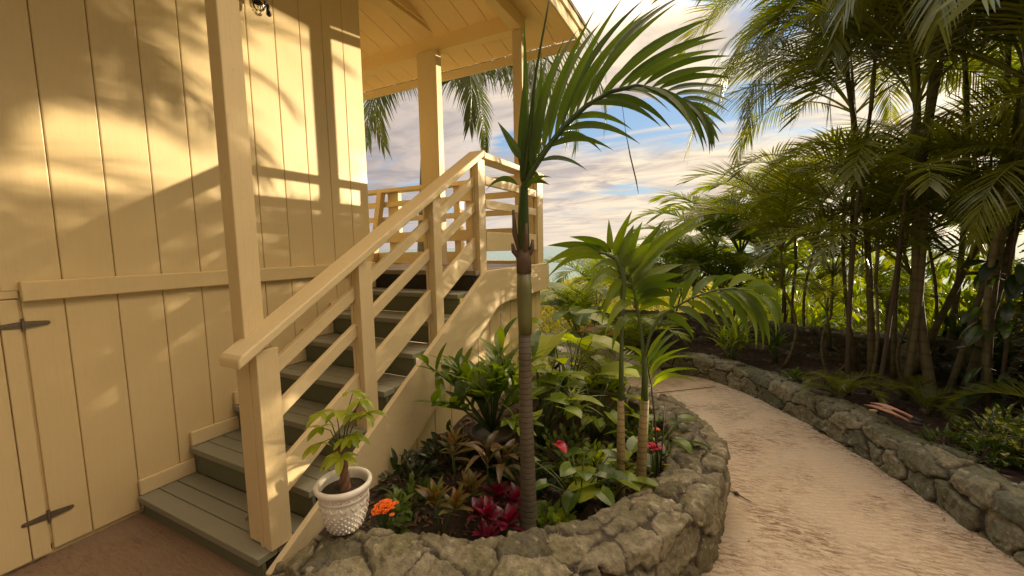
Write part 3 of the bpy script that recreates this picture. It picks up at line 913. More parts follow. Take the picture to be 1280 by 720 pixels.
    me.polygons.foreach_set('use_smooth', [True] * len(me.polygons))
    me.materials.append(mat)
    o = bpy.data.objects.new(name, me); COL.objects.link(o); o.location = c.tolist()
    return tag(o, label, cat)


def stone_mat(name, ca, cb, cc_, moss, mort):
    m, nt, b, out = new_mat(name)
    pos = coords(nt)
    a = N(nt, 'ShaderNodeAttribute', attribute_name='tint'); mo = N(nt, 'ShaderNodeAttribute', attribute_name='mortar')
    rmp = ramp(nt, [(0, ca), (.5, cb), (1, cc_)], a.outputs['Fac'])
    n1 = tex_noise(nt, 6, 6, .65, .4, pos); n2 = tex_noise(nt, 38, 6, .7, 0, pos); n3 = tex_noise(nt, 3, 4, .6, 0, pos)
    c = mixc(nt, rmp.outputs[0], moss, ramp(nt, [(.42, 0), (.68, .75)], n1.outputs[0]).outputs[0])
    c = mixc(nt, c, mort, ramp(nt, [(.25, 0), (.75, .92)], mo.outputs['Fac']).outputs[0])
    sp = ramp(nt, [(.30, .38), (.50, 1.0), (.72, 1.6)], n2.outputs[0])
    c = mixc(nt, c, sp.outputs[0], .85, 'MULTIPLY')
    vr = N(nt, 'ShaderNodeTexVoronoi'); vr.inputs['Scale'].default_value = 30; nt.links.new(pos, vr.inputs['Vector'])
    lich = tex_noise(nt, 22, 3, .5, 0, pos)
    c = mixc(nt, c, (.42, .36, .24), ramp(nt, [(.62, 0), (.70, .65)], lich.outputs[0]).outputs[0])
    nt.links.new(c, b.inputs['Base Color'])
    rr = ramp(nt, [(.3, .55), (.7, .9)], n1.outputs[0]); nt.links.new(rr.outputs[0], b.inputs['Roughness'])
    p = bump(nt, b, n2.outputs[0], 1.0, .016)
    p = bump(nt, b, n1.outputs[0], .45, .03, p)
    return m


STONE = stone_mat('mossy field stone', (.15, .13, .075), (.25, .215, .13), (.09, .08, .05), (.10, .09, .028), (.048, .036, .02))
STONE_G = stone_mat('greenish field stone', (.17, .165, .10), (.28, .25, .155), (.11, .115, .07), (.10, .10, .035), (.048, .038, .022))
STONE_D = stone_mat('dark lava stone', (.09, .08, .06), (.13, .115, .08), (.07, .065, .05), (.09, .085, .04), (.06, .05, .035))

rock_wall('planter_wall', STONE, [(-1.47, .915), (-1.36, .915), (-1.12, .94), (-.84, 1.04), (-.55, 1.22), (-.27, 1.50), (-.09, 1.84), (.01, 2.15), (.035, 2.48), (-.01, 2.78), (-.14, 3.05), (-.34, 3.28), (-.65, 3.47), (-1.0, 3.6), (-1.5, 3.68)],
          .25, .335, .30, 'low curved mossy stone wall that rings the flower bed beside the stairs', 'stone wall', seed=3, cell=.165, amp=.025, inner_depth=.2, taper_ends=(.8, 0))
rock_wall('planter_end_stone', STONE, [(-1.79, .98), (-1.65, .95), (-1.45, .94)], .20, .035, .14, 'sloping stones where the flower bed wall meets the foot of the stairs', 'stones', seed=8, cell=.14, inner_depth=.1)
rock_wall('retaining_wall', STONE_G, [(1.95, 1.1), (1.62, 1.85), (1.29, 2.657), (1.10, 3.146), (.87, 3.65), (.625, 4.10), (.42, 4.42), (.2, 4.70), (-.05, 4.92), (-.31, 5.03), (-.62, 5.10)],
          .24, .25, .18, 'knee high greenish stone wall along the right side of the curved path', 'stone wall', seed=11, cell=.175, amp=.028, inner_depth=.1, side=-1, taper_ends=(0, .75))
rock_wall('boundary_wall', STONE_D, [(-1.75, 6.1), (-.9, 6.05), (0, 5.95), (.9, 5.6), (1.6, 5.45), (2.4, 5.4), (4.2, 5.0)], .28, .50, .46,
          'dark stone wall at the far side of the palm bed', 'stone wall', step=.022, seed=17, cell=.24, amp=.045, inner_depth=.3, side=1)
mb = MB(); mb.blob((1.85, 5.15, .28), .30, sq=(1.1, .8, .85), seed=5, amp=.5, nu=40, nv=28)
bo = mb.build('boulder', STONE_D, smooth=True); tag(bo, 'rounded dark boulder behind the palm trunks', 'boulder')

# soil beds
SOIL, nt_s, bs, _o = new_mat('dark mulch')
ns = tex_noise(nt_s, 30, 8, .75); nt_s.links.new(coords(nt_s), ns.inputs['Vector'])
nb = tex_noise(nt_s, 4, 4, .6); nt_s.links.new(coords(nt_s), nb.inputs['Vector'])
cs = mixc(nt_s, (.018, .012, .008), (.08, .048, .026), ramp(nt_s, [(.35, 0), (.7, 1)], ns.outputs[0]).outputs[0])  # dark earth, tone lowered further so it reads as shadow
nt_s.links.new(cs, bs.inputs['Base Color']); bs.inputs['Roughness'].default_value = .95
bump(nt_s, bs, ns.outputs[0], 1.0, .03)


def bed(name, poly, z, mat, amp=.03, step=.09, slope=(0, 0)):
    xs_ = [p[0] for p in poly]; ys_ = [p[1] for p in poly]
    def inside(x, y):
        c = False; n = len(poly)
        for i in range(n):
            x1, y1_ = poly[i]; x2, y2 = poly[(i + 1) % n]
            if (y1_ > y) != (y2 > y) and x < (x2 - x1) * (y - y1_) / (y2 - y1_) + x1: c = not c
        return c
    nx_ = int((max(xs_) - min(xs_)) / step) + 1; ny_ = int((max(ys_) - min(ys_)) / step) + 1
    vs = []; idx = {}; fs = []
    for j in range(ny_ + 1):
        for i in range(nx_ + 1):
            x = min(xs_) + i * step; y = min(ys_) + j * step
            idx[i, j] = len(vs)
            vs.append((x, y, z + amp * noise.noise(Vector((x * 5, y * 5, z))) + slope[0] * (x - xs_[0]) + slope[1] * (y - ys_[0])))
    for j in range(ny_):
        for i in range(nx_):
            if inside(min(xs_) + (i + .5) * step, min(ys_) + (j + .5) * step):
                fs.append((idx[i, j], idx[i + 1, j], idx[i + 1, j + 1], idx[i, j + 1]))
    m = MB(); m.add(vs, fs); o = m.build(name, mat, smooth=True); return tag(o, kind='structure')


PB = [(-1.83, 1.42), (-1.62, 1.22), (-1.4, 1.1), (-1.1, 1.08), (-.8, 1.18), (-.5, 1.38), (-.28, 1.62), (-.17, 1.9), (-.1, 2.2), (-.1, 2.5), (-.14, 2.75), (-.28, 3.0), (-.5, 3.2), (-.8, 3.4), (-1.2, 3.5), (-1.83, 3.55)]
bed('planter_soil', PB, .12, SOIL, .05)
RB = [(1.72, 1.9), (1.42, 2.7), (1.22, 3.2), (1.0, 3.7), (.75, 4.2), (.5, 4.55), (.25, 4.85), (-.05, 5.05), (-.6, 5.22), (-1.6, 5.8), (-1.75, 6.25), (4.2, 5.5), (5.5, 3), (5.0, 0), (2.2, 0)]
bed('bed_soil', RB, .20, SOIL, .05, .12)
# ================================================================== FOLIAGE MATERIALS
L_HERO = leaf_mat('glossy palm leaf', (.035, .065, .012), (.08, .13, .02), .36, rough=.3)
L_FRESH = leaf_mat('fresh green palm leaf', (.08, .13, .015), (.20, .26, .03), .5, rough=.3)
L_ARECA = leaf_mat('areca leaf', (.07, .09, .012), (.22, .23, .03), .5, rough=.3)
L_GOLD = leaf_mat('golden green leaf', (.09, .14, .018), (.27, .29, .04), .45, rough=.4)
L_GRASS = leaf_mat('dry golden grass', (.22, .22, .03), (.48, .42, .07), .4, rough=.5)
L_COCO = leaf_mat('coconut leaf', (.03, .045, .02), (.08, .10, .035), .3, rough=.35)
L_DARK = leaf_mat('dark green leaf', (.015, .03, .010), (.045, .07, .018), .25, rough=.3)
L_MID = leaf_mat('mid green leaf', (.05, .09, .015), (.14, .20, .03), .4, rough=.28)
L_GINGER = leaf_mat('ginger leaf', (.07, .12, .015), (.20, .27, .04), .4, rough=.25)
L_BRIGHT = leaf_mat('bright green leaf', (.16, .23, .02), (.34, .38, .045), .5, rough=.3)
L_VARI = leaf_mat('variegated leaf', (.04, .08, .02), (.10, .14, .03), .35, rough=.35, spot=(.55, .52, .22))
L_RED = leaf_mat('burgundy leaf', (.05, .010, .016), (.14, .015, .035), .25, tcol=(.5, .03, .08), rough=.28)
L_CROTON = leaf_mat('bronze green leaf', (.12, .10, .02), (.22, .08, .04), .35, rough=.35, spot=(.10, .14, .03))
DRYLEAF = leaf_mat('dry leaf', (.14, .07, .03), (.26, .15, .07), .15, rough=.7)
STEM = simple('green stem', (.07, .11, .025), .5, nscale=15)
STEM_BR = simple('brown stem', (.10, .07, .04), .7, nscale=25, namp=.5, bmp=.4)
T_HERO = trunk_mat('ringed palm trunk', (.07, .055, .035), (.13, .105, .065), rings=75, ringdark=.5, ring_amp=.8)
T_YOUNG = trunk_mat('young palm cane', (.20, .15, .05), (.30, .22, .09), rings=60, ringdark=.5, ring_amp=.7)
T_DARKC = trunk_mat('dark cane', (.05, .035, .02), (.09, .06, .035), rings=120, ringdark=.6)
T_ARECA = trunk_mat('areca cane', (.085, .075, .03), (.17, .14, .06), rings=20, ringdark=.55, ring_amp=.7)
SHAFT = simple('green crownshaft', (.12, .12, .04), .4, nscale=8, namp=.35)
SHAFTB = simple('brown sheath', (.09, .055, .03), .7, nscale=30, namp=.5, bmp=.4)


def add_part(name, me, parent, loc=(0, 0, 0), rot=(0, 0, 0), scale=1.0):
    o = bpy.data.objects.new(name, me); COL.objects.link(o); o.parent = parent
    o.location = loc; o.rotation_euler = rot
    o.scale = (scale, scale, scale)
    return o


def blades(rows, segs=8, seed=1, prof='lance', fold=.2, wk=.72):
    rnd = random.Random(seed); mb = MB()
    for q in rows:
        dd = Vector(q[3:6]) - Vector(q[:3])
        blade(mb, q[:3], q[3:6], q[6] * wk, q[7] * rnd.uniform(.75, 1.2), segs, fold, rnd.random(), prof,
              side=dd.cross(Vector((-.454, .891, 0))), twist=rnd.uniform(-.55, .55))
    return mb


# ---------------------------------------------------------------- tall young palm in the flower bed
hp = thing('palm_tree', 'tall young palm with ringed trunk and one great arching frond in the flower bed', 'palm tree', (-.775, 1.645, .10))
mb = MB()
zz = [.10, .14, .2, .3, .5, .75, 1.0, 1.12]
mb.tube([(-.775 + .004 * math.sin(z * 5), 1.645, z) for z in zz], [.062, .053, .043, .038, .034, .031, .029, .028], 20)
mb.build('trunk', T_HERO, hp, smooth=True)
mb = MB()
mb.tube([(-.775, 1.645, 1.115), (-.776, 1.645, 1.2), (-.777, 1.645, 1.3), (-.777, 1.646, 1.39)], [.030, .032, .034, .031], 16)
mb.build('crownshaft', SHAFT, hp, smooth=True)
mb = MB()
mb.tube([(-.777, 1.646, 1.385), (-.777, 1.646, 1.44), (-.777, 1.647, 1.50)], [.034, .033, .022], 12)
for dx, dy, top in ((-.055, -.03, 1.515), (.045, .022, 1.53), (-.05, -.02, 1.66), (.03, -.03, 1.60)):
    mb.tube([(-.777, 1.647, 1.43), (-.777 + dx * .7, 1.647 + dy * .7, (1.43 + top) / 2 + .01), (-.777 + dx * .8, 1.647 + dy * .8, top)], [.014, .012, .006], 7)
mb.build('leaf_base', SHAFTB, hp, smooth=True, label='brown cut leaf stubs round the crown')
mb = MB()
mb.tube(H_RACHIS, [.026, .024, .018, .014, .013, .012, .011, .010, .009, .007, .006, .004], 8)
o = mb.build('frond', L_HERO, hp, smooth=True, label='great frond arching over the path')
mb = blades(H_LEAVES, 10, 3, wk=.66); mb.build('leaflets', L_HERO, o)
mb = MB(); mb.tube(H_SPEAR, [.012, .008, .006, .004, .002], 6); mb.build('spear_leaf', L_HERO, hp, smooth=True)
mb = MB(); mb.tube(H_HANG, [.0012, .0012, .003, .003, .001], 5); mb.build('fibre', STEM_BR, hp)

# ---------------------------------------------------------------- two small palms at the planter edge
pa = thing('palm_tree', 'slender young palm with upright broad leaves, left of the pair at the flower bed edge', 'palm tree', A_RACHIS[0][:2] + (.12,), group=None)
ax, ay = A_RACHIS[0][0], A_RACHIS[0][1]
mb = MB(); mb.tube([(ax, ay, .12), (ax, ay, .24)] + [A_RACHIS[1], A_RACHIS[2]], [.026, .022, .021, .016], 14)
mb.build('trunk', T_YOUNG, pa, smooth=True)
mb = MB(); mb.tube(A_RACHIS[2:], [.014, .010, .010, .016, .020, .012, .008, .004], 10); mb.build('stalk', STEM, pa, smooth=True)
mb = blades(A_LEAVES, 9, 7, fold=.2, wk=.95); mb.build('leaflets', L_FRESH, pa)
pb = thing('palm_tree', 'slender young palm with a frond arching over the path, right of the pair', 'palm tree', B_RACHIS[0][:2] + (.12,))
bx, by = B_RACHIS[0][0], B_RACHIS[0][1]
mb = MB(); mb.tube([(bx, by, .12), (bx, by, .25)] + [B_RACHIS[1], B_RACHIS[2]], [.030, .026, .025, .021], 14)
mb.build('trunk', T_YOUNG, pb, smooth=True)
mb = MB(); mb.tube(B_RACHIS[2:], [.019, .013, .008, .006, .004, .003], 10); mb.build('stalk', STEM, pb, smooth=True)
mb = MB(); mb.tube([B_RACHIS[3]] + B_ARCH, [.010, .009, .008, .007, .006, .005, .005, .004, .003, .002], 7); mb.build('frond_stalk', STEM, pb, smooth=True)
mb = blades(B_LEAVES, 8, 9, fold=.12, wk=.95); mb.build('leaflets', L_FRESH, pb)
pc = thing('palm_seedling', 'small palm seedling with dark thin stems growing between the young palms and the stone rim', 'plant', C_RACHIS[0][:2] + (.12,))
mb = MB(); mb.tube(C_RACHIS, [.007, .006, .005, .004, .004, .003], 6)
x, y, z = C_RACHIS[0]
for dx, dy, h in ((.03, .01, .55), (.06, .02, .42), (-.02, .03, .36), (.045, -.02, .33)):
    mb.tube([(x + dx * .3, y + dy * .3, .12), (x + dx * .6, y + dy * .6, .12 + h * .5), (x + dx, y + dy, .12 + h)], [.006, .005, .002], 5)
mb.build('stem', simple('dark reddish stem', (.05, .028, .02), .5), pc, smooth=True)
mb = blades(C_LEAVES, 7, 5, fold=.15, wk=.9); mb.build('foliage', L_FRESH, pc)


# ---------------------------------------------------------------- areca palms (right) built from shared fronds
FR_BIG = [make_frond('frond', 1.95, 48, .52, .0185, 1.15, 2.1, seed=i, mat=L_ARECA, droop=.35, lift=.45, side_bend=sb) for i, sb in enumerate((.1, -.25, .3))]
FR_MED = [make_frond('frond', 1.4, 38, .42, .0175, 1.2, 1.9, seed=10 + i, mat=L_ARECA, droop=.3, lift=.4, side_bend=sb) for i, sb in enumerate((.1, -.3))]
FR_GOLD = [make_frond('frond', 1.25, 28, .38, .028, 1.2, 1.8, seed=20 + i, mat=L_GOLD, droop=.5, lift=.45, side_bend=sb, tintbase=.35) for i, sb in enumerate((.15, -.25))]
FR_ARC = [make_frond('frond', 1.9, 50, .52, .018, .75, 2.3, seed=30 + i, mat=L_ARECA, droop=.7, lift=.1, side_bend=sb) for i, sb in enumerate((.1, -.2))]


def palm(label, base, crown, rad=.045, fronds=FR_BIG, nf=7, az0=0.0, scale=1.0, pitch=(-.15, .25), seed=0, name='palm_tree', trunk=T_ARECA, bow=.12, azs=None, shaft=True, group=None, cat='palm tree'):
    rnd = random.Random(seed)
    t = thing(name, label, cat, base, group)
    b = Vector(base); c = Vector(crown)
    pts = []; rads = []
    perp = Vector((rnd.uniform(-1, 1), rnd.uniform(-1, 1), 0)) * bow
    n = 9
    for i in range(n + 1):
        s = i / n
        pts.append(b.lerp(c, s) + perp * math.sin(math.pi * s) + Vector((0, 0, 0)))
        rads.append(rad * .60 * (1.25 - .2 * min(1, s * 6)) * (1 - .3 * s))
    m = MB(); m.tube(pts, rads, 12); m.build('trunk', trunk, t, smooth=True)
    if shaft:
        d = (c - b).normalized()
        m = MB(); m.tube([c - d * .02, c + d * .22, c + d * .42], [rad * .52, rad * .6, rad * .25], 10); m.build('crownshaft', SHAFT, t, smooth=True)
        top = c + d * .36
    else: top = c
    if azs is None: azs = [az0 + 2 * math.pi * k / nf + rnd.uniform(-.3, .3) for k in range(nf)]
    for k, a in enumerate(azs):
        if isinstance(a, tuple): a, pt, sc = a
        else: pt = rnd.uniform(*pitch); sc = rnd.uniform(.85, 1.1)
        add_part('frond', fronds[rnd.randrange(len(fronds))], t, top - b, (0, pt, a), scale * sc)
    return t


D = math.radians
palm('stout ringed areca palm rising beside the boulder, its crown reaching above the picture', (1.52, 4.30, .18), (1.40, 4.35, 2.75), .055, nf=8, seed=1, az0=.3)
palm('areca palm close behind the ringed one, leaning a little right', (1.80, 4.62, .18), (2.15, 4.75, 3.1), .05, nf=7, seed=2, az0=.9)
palm('areca palm with a dark upright cane at the right of the cluster', (1.86, 4.42, .18), (1.90, 4.30, 2.35), .045, nf=8, seed=3, az0=.1)
palm('slim dark areca cane left of the boulder', (.98, 4.30, .18), (1.02, 4.35, 2.55), .028, FR_MED, nf=8, seed=4, az0=.5, trunk=T_DARKC)
palm('second slim areca cane left of the boulder, thinner and darker', (1.12, 4.12, .18), (1.20, 4.1, 2.1), .024, FR_MED, nf=6, seed=5, az0=.2, trunk=T_DARKC)
palm('tall areca palm with the crown that arches out toward the house', (1.25, 4.75, .18), (.95, 4.85, 3.0), .045, nf=0, seed=6,
     azs=[(D(190), -.05, 1.05), (D(165), .15, .95), (D(215), .1, 1.0), (D(245), .0, .9), (D(140), -.1, 1.0), (D(290), .1, .95), (D(20), .0, 1.0), (D(90), 0, 1), (D(330), .1, 1)])
palm('leaning areca trunk crossing behind the others', (1.55, 4.95, .15), (2.35, 5.2, 2.5), .045, nf=8, seed=7, bow=.05)
palm('areca palm at the right edge of the picture', (2.45, 4.5, .15), (2.5, 4.4, 2.5), .05, nf=7, seed=8, az0=.4)
palm('dark cane areca palm nearest the path corner on the right', (2.15, 3.9, .18), (2.25, 3.85, 2.45), .04, FR_MED, nf=8, seed=9, az0=.4)
palm('tall areca palm in the back of the bed right of centre', (2.4, 5.7, .1), (2.3, 5.7, 3.4), .05, nf=8, seed=10)
palm('far areca palm in the back right corner of the bed', (3.6, 5.0, .1), (3.5, 5.0, 3.0), .05, nf=9, seed=11)
palm('areca palm behind the boundary wall, left of the boulder', (.95, 6.4, -.2), (.85, 6.4, 1.2), .035, FR_MED, nf=5, seed=13)

def crowd(rows):
    for i, (lab, base, crown, rad, fr, nf, sc) in enumerate(rows):
        palm(lab, base, crown, rad, fr, nf=nf, seed=100 + i, scale=sc, az0=i * .7, pitch=(-.25, .45))


crowd([
    ('areca palm with dense dark crown over the right hand wall', (1.75, 4.1, .18), (1.72, 4.0, 2.15), .034, FR_MED, 11, 1.15),
    ('areca palm with crown cut by the top edge of the picture', (1.45, 4.6, .15), (1.25, 4.4, 3.35), .04, FR_BIG, 8, 1.0),
    ('short areca palm in front of the right picture edge', (2.3, 4.2, .18), (2.2, 4.1, 1.35), .032, FR_MED, 10, 1.1),
    ('young areca palm at the left end of the palm cluster', (.6, 5.0, .2), (.55, 5.0, 1.05), .026, FR_MED, 10, .95),
    ('areca palm with wide crown in the far right of the bed', (2.9, 4.9, .15), (2.8, 4.8, 2.0), .04, FR_BIG, 8, .95),
    ('tall areca palm behind the leaning trunk', (2.0, 5.5, .1), (1.9, 5.6, 3.9), .04, FR_BIG, 8, 1.0),
    ('dark areca palm at the far right behind the climber', (3.1, 5.9, .0), (3.1, 5.9, 2.5), .04, FR_BIG, 8, .95),
])
rnd = random.Random(321)
GROUP = 'golden areca thicket beyond the wall'
for i in range(18):
    x = .9 + i * .42 + rnd.uniform(-.15, .15); y = 7.3 + rnd.uniform(-.4, 1.6)
    h = min(2.3, 1.1 + .25 * (x + .3)) * rnd.uniform(.7, 1.1) + (.6 if x > 3.6 else -.8)
    if i in (1, 2, 3, 4): continue
    palm('one of the backlit golden green areca palms of the thicket beyond the dark wall', (x, y, -.5), (x + rnd.uniform(-.15, .15), y, h), .03, FR_GOLD, nf=9, seed=200 + i, scale=1.4, group=GROUP, pitch=(-.35, .3))

palm('small golden areca beyond the wall nearest the sea view', (.3, 6.9, -.3), (.25, 6.9, .95), .035, FR_GOLD, nf=11, seed=14, scale=1.15)
palm('backlit areca with feathery upright fronds beyond the wall', (.75, 7.2, -.3), (.7, 7.2, 1.35), .035, FR_GOLD, nf=10, seed=15, scale=1.2)
palm('low golden areca just behind the dark wall', (.0, 6.5, -.2), (.0, 6.5, .45), .03, FR_GOLD, nf=10, seed=16)
palm('low spreading areca at the left end of the dark wall', (-.65, 6.7, -.2), (-.65, 6.7, .25), .03, FR_GOLD, nf=11, seed=17)
palm('yellow green areca between wall and grass', (-1.3, 7.2, -.3), (-1.3, 7.2, .05), .03, FR_GOLD, nf=11, seed=18)
palm('golden areca at far right beyond the wall', (2.9, 7.4, -.4), (2.9, 7.4, 1.1), .035, FR_GOLD, nf=11, seed=20, scale=1.2)
palm('areca palm seen low through the trunks at far right', (3.6, 6.4, -.2), (3.6, 6.4, 1.2), .04, FR_MED, nf=10, seed=22)

for i in range(17):
    x = .5 + i * .30 + rnd.uniform(-.12, .12); y = 6.35 + rnd.uniform(-.2, .6)
    h = rnd.uniform(-.1, .15) if x < 3.2 else rnd.uniform(.3, 1.1)
    if .7 < x < 3.4 and i % 4: continue
    palm('one of the lower golden areca palms right behind the dark wall', (x, y, -.2), (x + rnd.uniform(-.1, .1), y, h), .028, FR_GOLD, nf=8 if x < 3.2 else 11, seed=300 + i, scale=1.15, group='low arecas behind the wall', pitch=(-.3, .3))


# middle distance palms that rise over the sea horizon, and more canes in the clump
crowd([
    ('feathery palm with fine arching fronds against the sky, left of the palm cluster', (.55, 6.1, .1), (.50, 6.1, 1.35), .028, FR_MED, 5, .95),
    ('sunlit palm with fine fronds just right of the young palms', (-.10, 6.7, -.2), (-.10, 6.7, 1.05), .028, FR_GOLD, 11, 1.1),
    ('green feathery palm over the dark wall with its crown near the sky line', (.95, 5.9, .1), (.98, 5.9, 1.55), .028, FR_MED, 7, 1.05),
    ('bushy palm between dark wall and slim canes', (1.05, 5.15, .15), (1.0, 5.1, .45), .026, FR_MED, 7, .55),
    ('slim bright cane palm beside the ringed trunk', (1.62, 4.42, .18), (1.85, 4.35, 2.9), .034, FR_MED, 9, 1.2),
    ('slim cane palm bowed toward the right edge', (2.0, 4.7, .18), (2.6, 4.6, 2.75), .034, FR_MED, 9, 1.2),
    ('slim upright cane palm behind the climber', (2.1, 4.35, .18), (2.12, 4.3, 3.0), .032, FR_MED, 9, 1.2),
    ('slim cane palm with feathery crown in the middle of the cluster', (1.4, 4.75, .18), (1.5, 4.8, 2.6), .032, FR_MED, 9, 1.15),
    ('pale cane palm far back at the right', (2.9, 5.5, .1), (3.0, 5.4, 2.9), .036, FR_BIG, 10, .9),
])
palm('areca palm whose long combed fronds arch left toward the tall young palm', (1.15, 5.1, .18), (1.10, 5.15, 2.35), .034, FR_ARC, nf=0, seed=401,
     azs=[(D(207), -.25, 1.0), (D(190), .05, 1.0), (D(228), .1, .9), (D(172), -.35, .95), (D(250), -.2, .9), (D(150), .1, .8), (D(310), .0, .9), (D(20), 0, .9)])
palm('areca palm at the top centre right with combed fronds hanging against the sky', (1.35, 4.35, .18), (1.30, 4.6, 2.95), .036, FR_ARC, nf=0, seed=402,
     azs=[(D(200), -.1, 1.05), (D(180), .2, .95), (D(222), -.35, 1.0), (D(245), .15, .9), (D(275), .0, .9), (D(160), -.2, .9), (D(330), .1, .9), (D(60), .1, .9)])
palm('areca palm at upper right with combed fronds arching left', (1.95, 4.1, .18), (1.95, 4.05, 2.55), .036, FR_ARC, nf=0, seed=403,
     azs=[(D(205), -.1, 1.0), (D(185), .25, .9), (D(228), .1, .95), (D(250), -.2, .85), (D(285), .1, .8), (D(165), -.3, .85), (D(20), .1, .9)])
palm('slim areca palm whose combed fronds reach farthest left against the open sky', (1.22, 5.05, .18), (1.05, 5.0, 2.55), .03, FR_ARC, nf=0, seed=404,
     azs=[(D(205), -.35, .85), (D(186), -.1, .8), (D(226), -.15, .8), (D(168), -.4, .8), (D(214), .15, .75), (D(250), -.3, .75), (D(60), 0, .8), (D(330), .1, .8)])
# low crowns and suckers that fill the clump between the trunks
crowd([
    ('low dark green areca with arching fronds over the ringed trunk foot', (1.45, 4.55, .18), (1.42, 4.55, .85), .024, FR_MED, 9, .95),
    ('low feathery areca between slim dark canes and ringed trunk', (1.15, 4.45, .18), (1.15, 4.45, 1.15), .022, FR_MED, 9, .9),
    ('low areca sucker palm beside the boulder', (2.0, 4.85, .18), (2.0, 4.85, 1.05), .024, FR_MED, 9, 1.0),
    ('low areca sucker palm at the right edge in front of the trunks', (2.35, 4.3, .18), (2.3, 4.25, .95), .024, FR_MED, 9, .95),
    ('mid height sucker palm behind the ringed trunk', (1.65, 4.9, .18), (1.6, 4.95, 1.55), .024, FR_MED, 9, 1.1),
    ('mid height sucker palm with combed fronds at the right edge', (2.15, 4.55, .18), (2.15, 4.5, 1.65), .026, FR_ARC, 8, .75),
    ('sucker palm hanging over the inner side of the stone wall', (1.85, 3.95, .18), (1.88, 3.9, 1.55), .024, FR_ARC, 7, .62),
    ('feathery sucker palm low behind the slim canes', (.95, 4.85, .18), (.95, 4.9, .8), .022, FR_MED, 8, .8),
    ('green areca with mid height crown in front of the golden thicket', (1.75, 5.9, .0), (1.75, 5.9, 1.3), .026, FR_MED, 9, 1.1),
    ('green areca with mid height crown at the right in front of the thicket', (2.7, 5.6, .0), (2.7, 5.6, 1.5), .026, FR_MED, 9, 1.15),
    ('green areca low in the right background', (3.3, 4.6, .1), (3.3, 4.6, 1.4), .026, FR_MED, 9, 1.15),
])
crowd([
    ('bright fern like palm just beyond the dark wall, below the golden grass', (-1.15, 6.5, -.1), (-1.15, 6.5, .25), .024, FR_GOLD, 10, 1.0),
    ('bright feathery palm in front of the golden grass, left of the young palms', (-1.9, 6.9, -.2), (-1.9, 6.9, .35), .024, FR_GOLD, 10, 1.05),
    ('green feathery palm between the golden grass and the sunlit palm', (-.6, 7.4, -.3), (-.6, 7.4, .65), .026, FR_GOLD, 10, 1.1),
    ('bright green palm crown behind the two young palms', (-.35, 6.3, -.1), (-.35, 6.3, .55), .024, FR_GOLD, 10, 1.0),
])
# fern-like small palms with short trunks in the right bed
for lab, loc, s, n_, sd, mt in (('small fan of narrow palm leaves growing in the mulch in front of the dark wall', (.90, 4.12, .2), .30, 11, 31, FR_MED),
                            ('tiny palm seedling at the foot of the ringed trunk', (1.38, 4.05, .2), .26, 8, 32, FR_MED),
                            ('low dark palm with wide fronds at the right picture edge above the shrub', (2.05, 3.5, .2), .42, 9, 33, FR_BIG)):
    t = thing('small_palm', lab, 'palm', loc)
    rnd = random.Random(sd)
    m = MB(); m.blob((loc[0], loc[1], loc[2] + .02), .03, amp=.3); m.build('stem', STEM_BR, t)
    for k in range(n_):
        add_part('frond', mt[k % len(mt)], t, (0, 0, .02), (0, rnd.uniform(-.2, .5), 2 * math.pi * k / n_ + rnd.uniform(-.2, .2)), s * rnd.uniform(.8, 1.1))


# ---------------------------------------------------------------- coconut palm behind the porch
FR_COCO = [make_frond('frond', 3.0, 52, .62, .026, .75, 2.5, seed=40 + i, mat=L_COCO, droop=1.2, lift=.0, side_bend=sb, petiole=.12, rad=.03, segs=4) for i, sb in enumerate((.05, -.15))]
coco = thing('coconut_palm', 'coconut palm behind the porch with drooping fronds under the eave', 'palm tree', (-5.4, 6.6, -.6))
mb = MB(); mb.tube([(-5.4, 6.6, -.6), (-5.3, 6.6, 1.5), (-5.15, 6.62, 3.5), (-5.0, 6.65, 5.0)], [.19, .14, .12, .11], 14)
mb.build('trunk', T_ARECA, coco, smooth=True)
for az, pt, sc in ((-40, .35, .85), (-75, .5, .8), (-20, .15, .95), (5, .25, 1.0), (-110, .4, .8), (-150, .3, .9), (160, 0, 1), (100, .0, 1), (50, 0, 1), (-55, .0, 1.0), (27, .05, 1.15), (15, -.15, 1.1), (40, .15, 1.05), (-8, .45, .95)):
    add_part('frond', FR_COCO[az % 2], coco, (.4, .05, 5.1), (0, pt, D(az)), sc * 1.3)
for i, (px, py, h, lab) in enumerate(((-8.2, 62, 7.5, 'tallest of the tiny coconut palms on the shore'), (-10.0, 60, 4.6, 'tiny coconut palm on the shore, left of the tallest'),
                                      (-6.2, 60, 5.0, 'tiny coconut palm on the shore, right of the tallest'), (-7.0, 66, 4.0, 'short tiny coconut palm low on the shore'))):
    zb = -.10 * (py - 6.3) - .4
    top = {0: 1.9, 1: .15, 2: .6, 3: -.6}[i] - .6
    palm(lab, (px, py, zb), (px + .5, py, top), .14, FR_COCO, nf=8, seed=60 + i, scale=.62, name='coconut_palm', shaft=False, group='tiny palms on the shore', pitch=(-.3, .3))


# ---------------------------------------------------------------- grass mass and shrubs on the slope
def grass_mass(name, label, n, region, h, mat, seed, w=.02, cat='grass', lean=.35):
    rnd = random.Random(seed); m = MB()
    for _ in range(n):
        x, y, z = region(rnd)
        a = rnd.uniform(0, 6.283); hh = h * rnd.uniform(.55, 1.15)
        d = Vector((math.cos(a) * lean, math.sin(a) * lean, 1)).normalized()
        thin_leaf(m, (x, y, z), d, Vector((-math.sin(a + rnd.uniform(-1, 1)), math.cos(a), 0)).normalized(), hh, w * rnd.uniform(.6, 1.3), rnd.uniform(.9, 2.6), 4, rnd.random())
    o = m.build(name, mat); return tag(o, label, cat, kind='stuff')


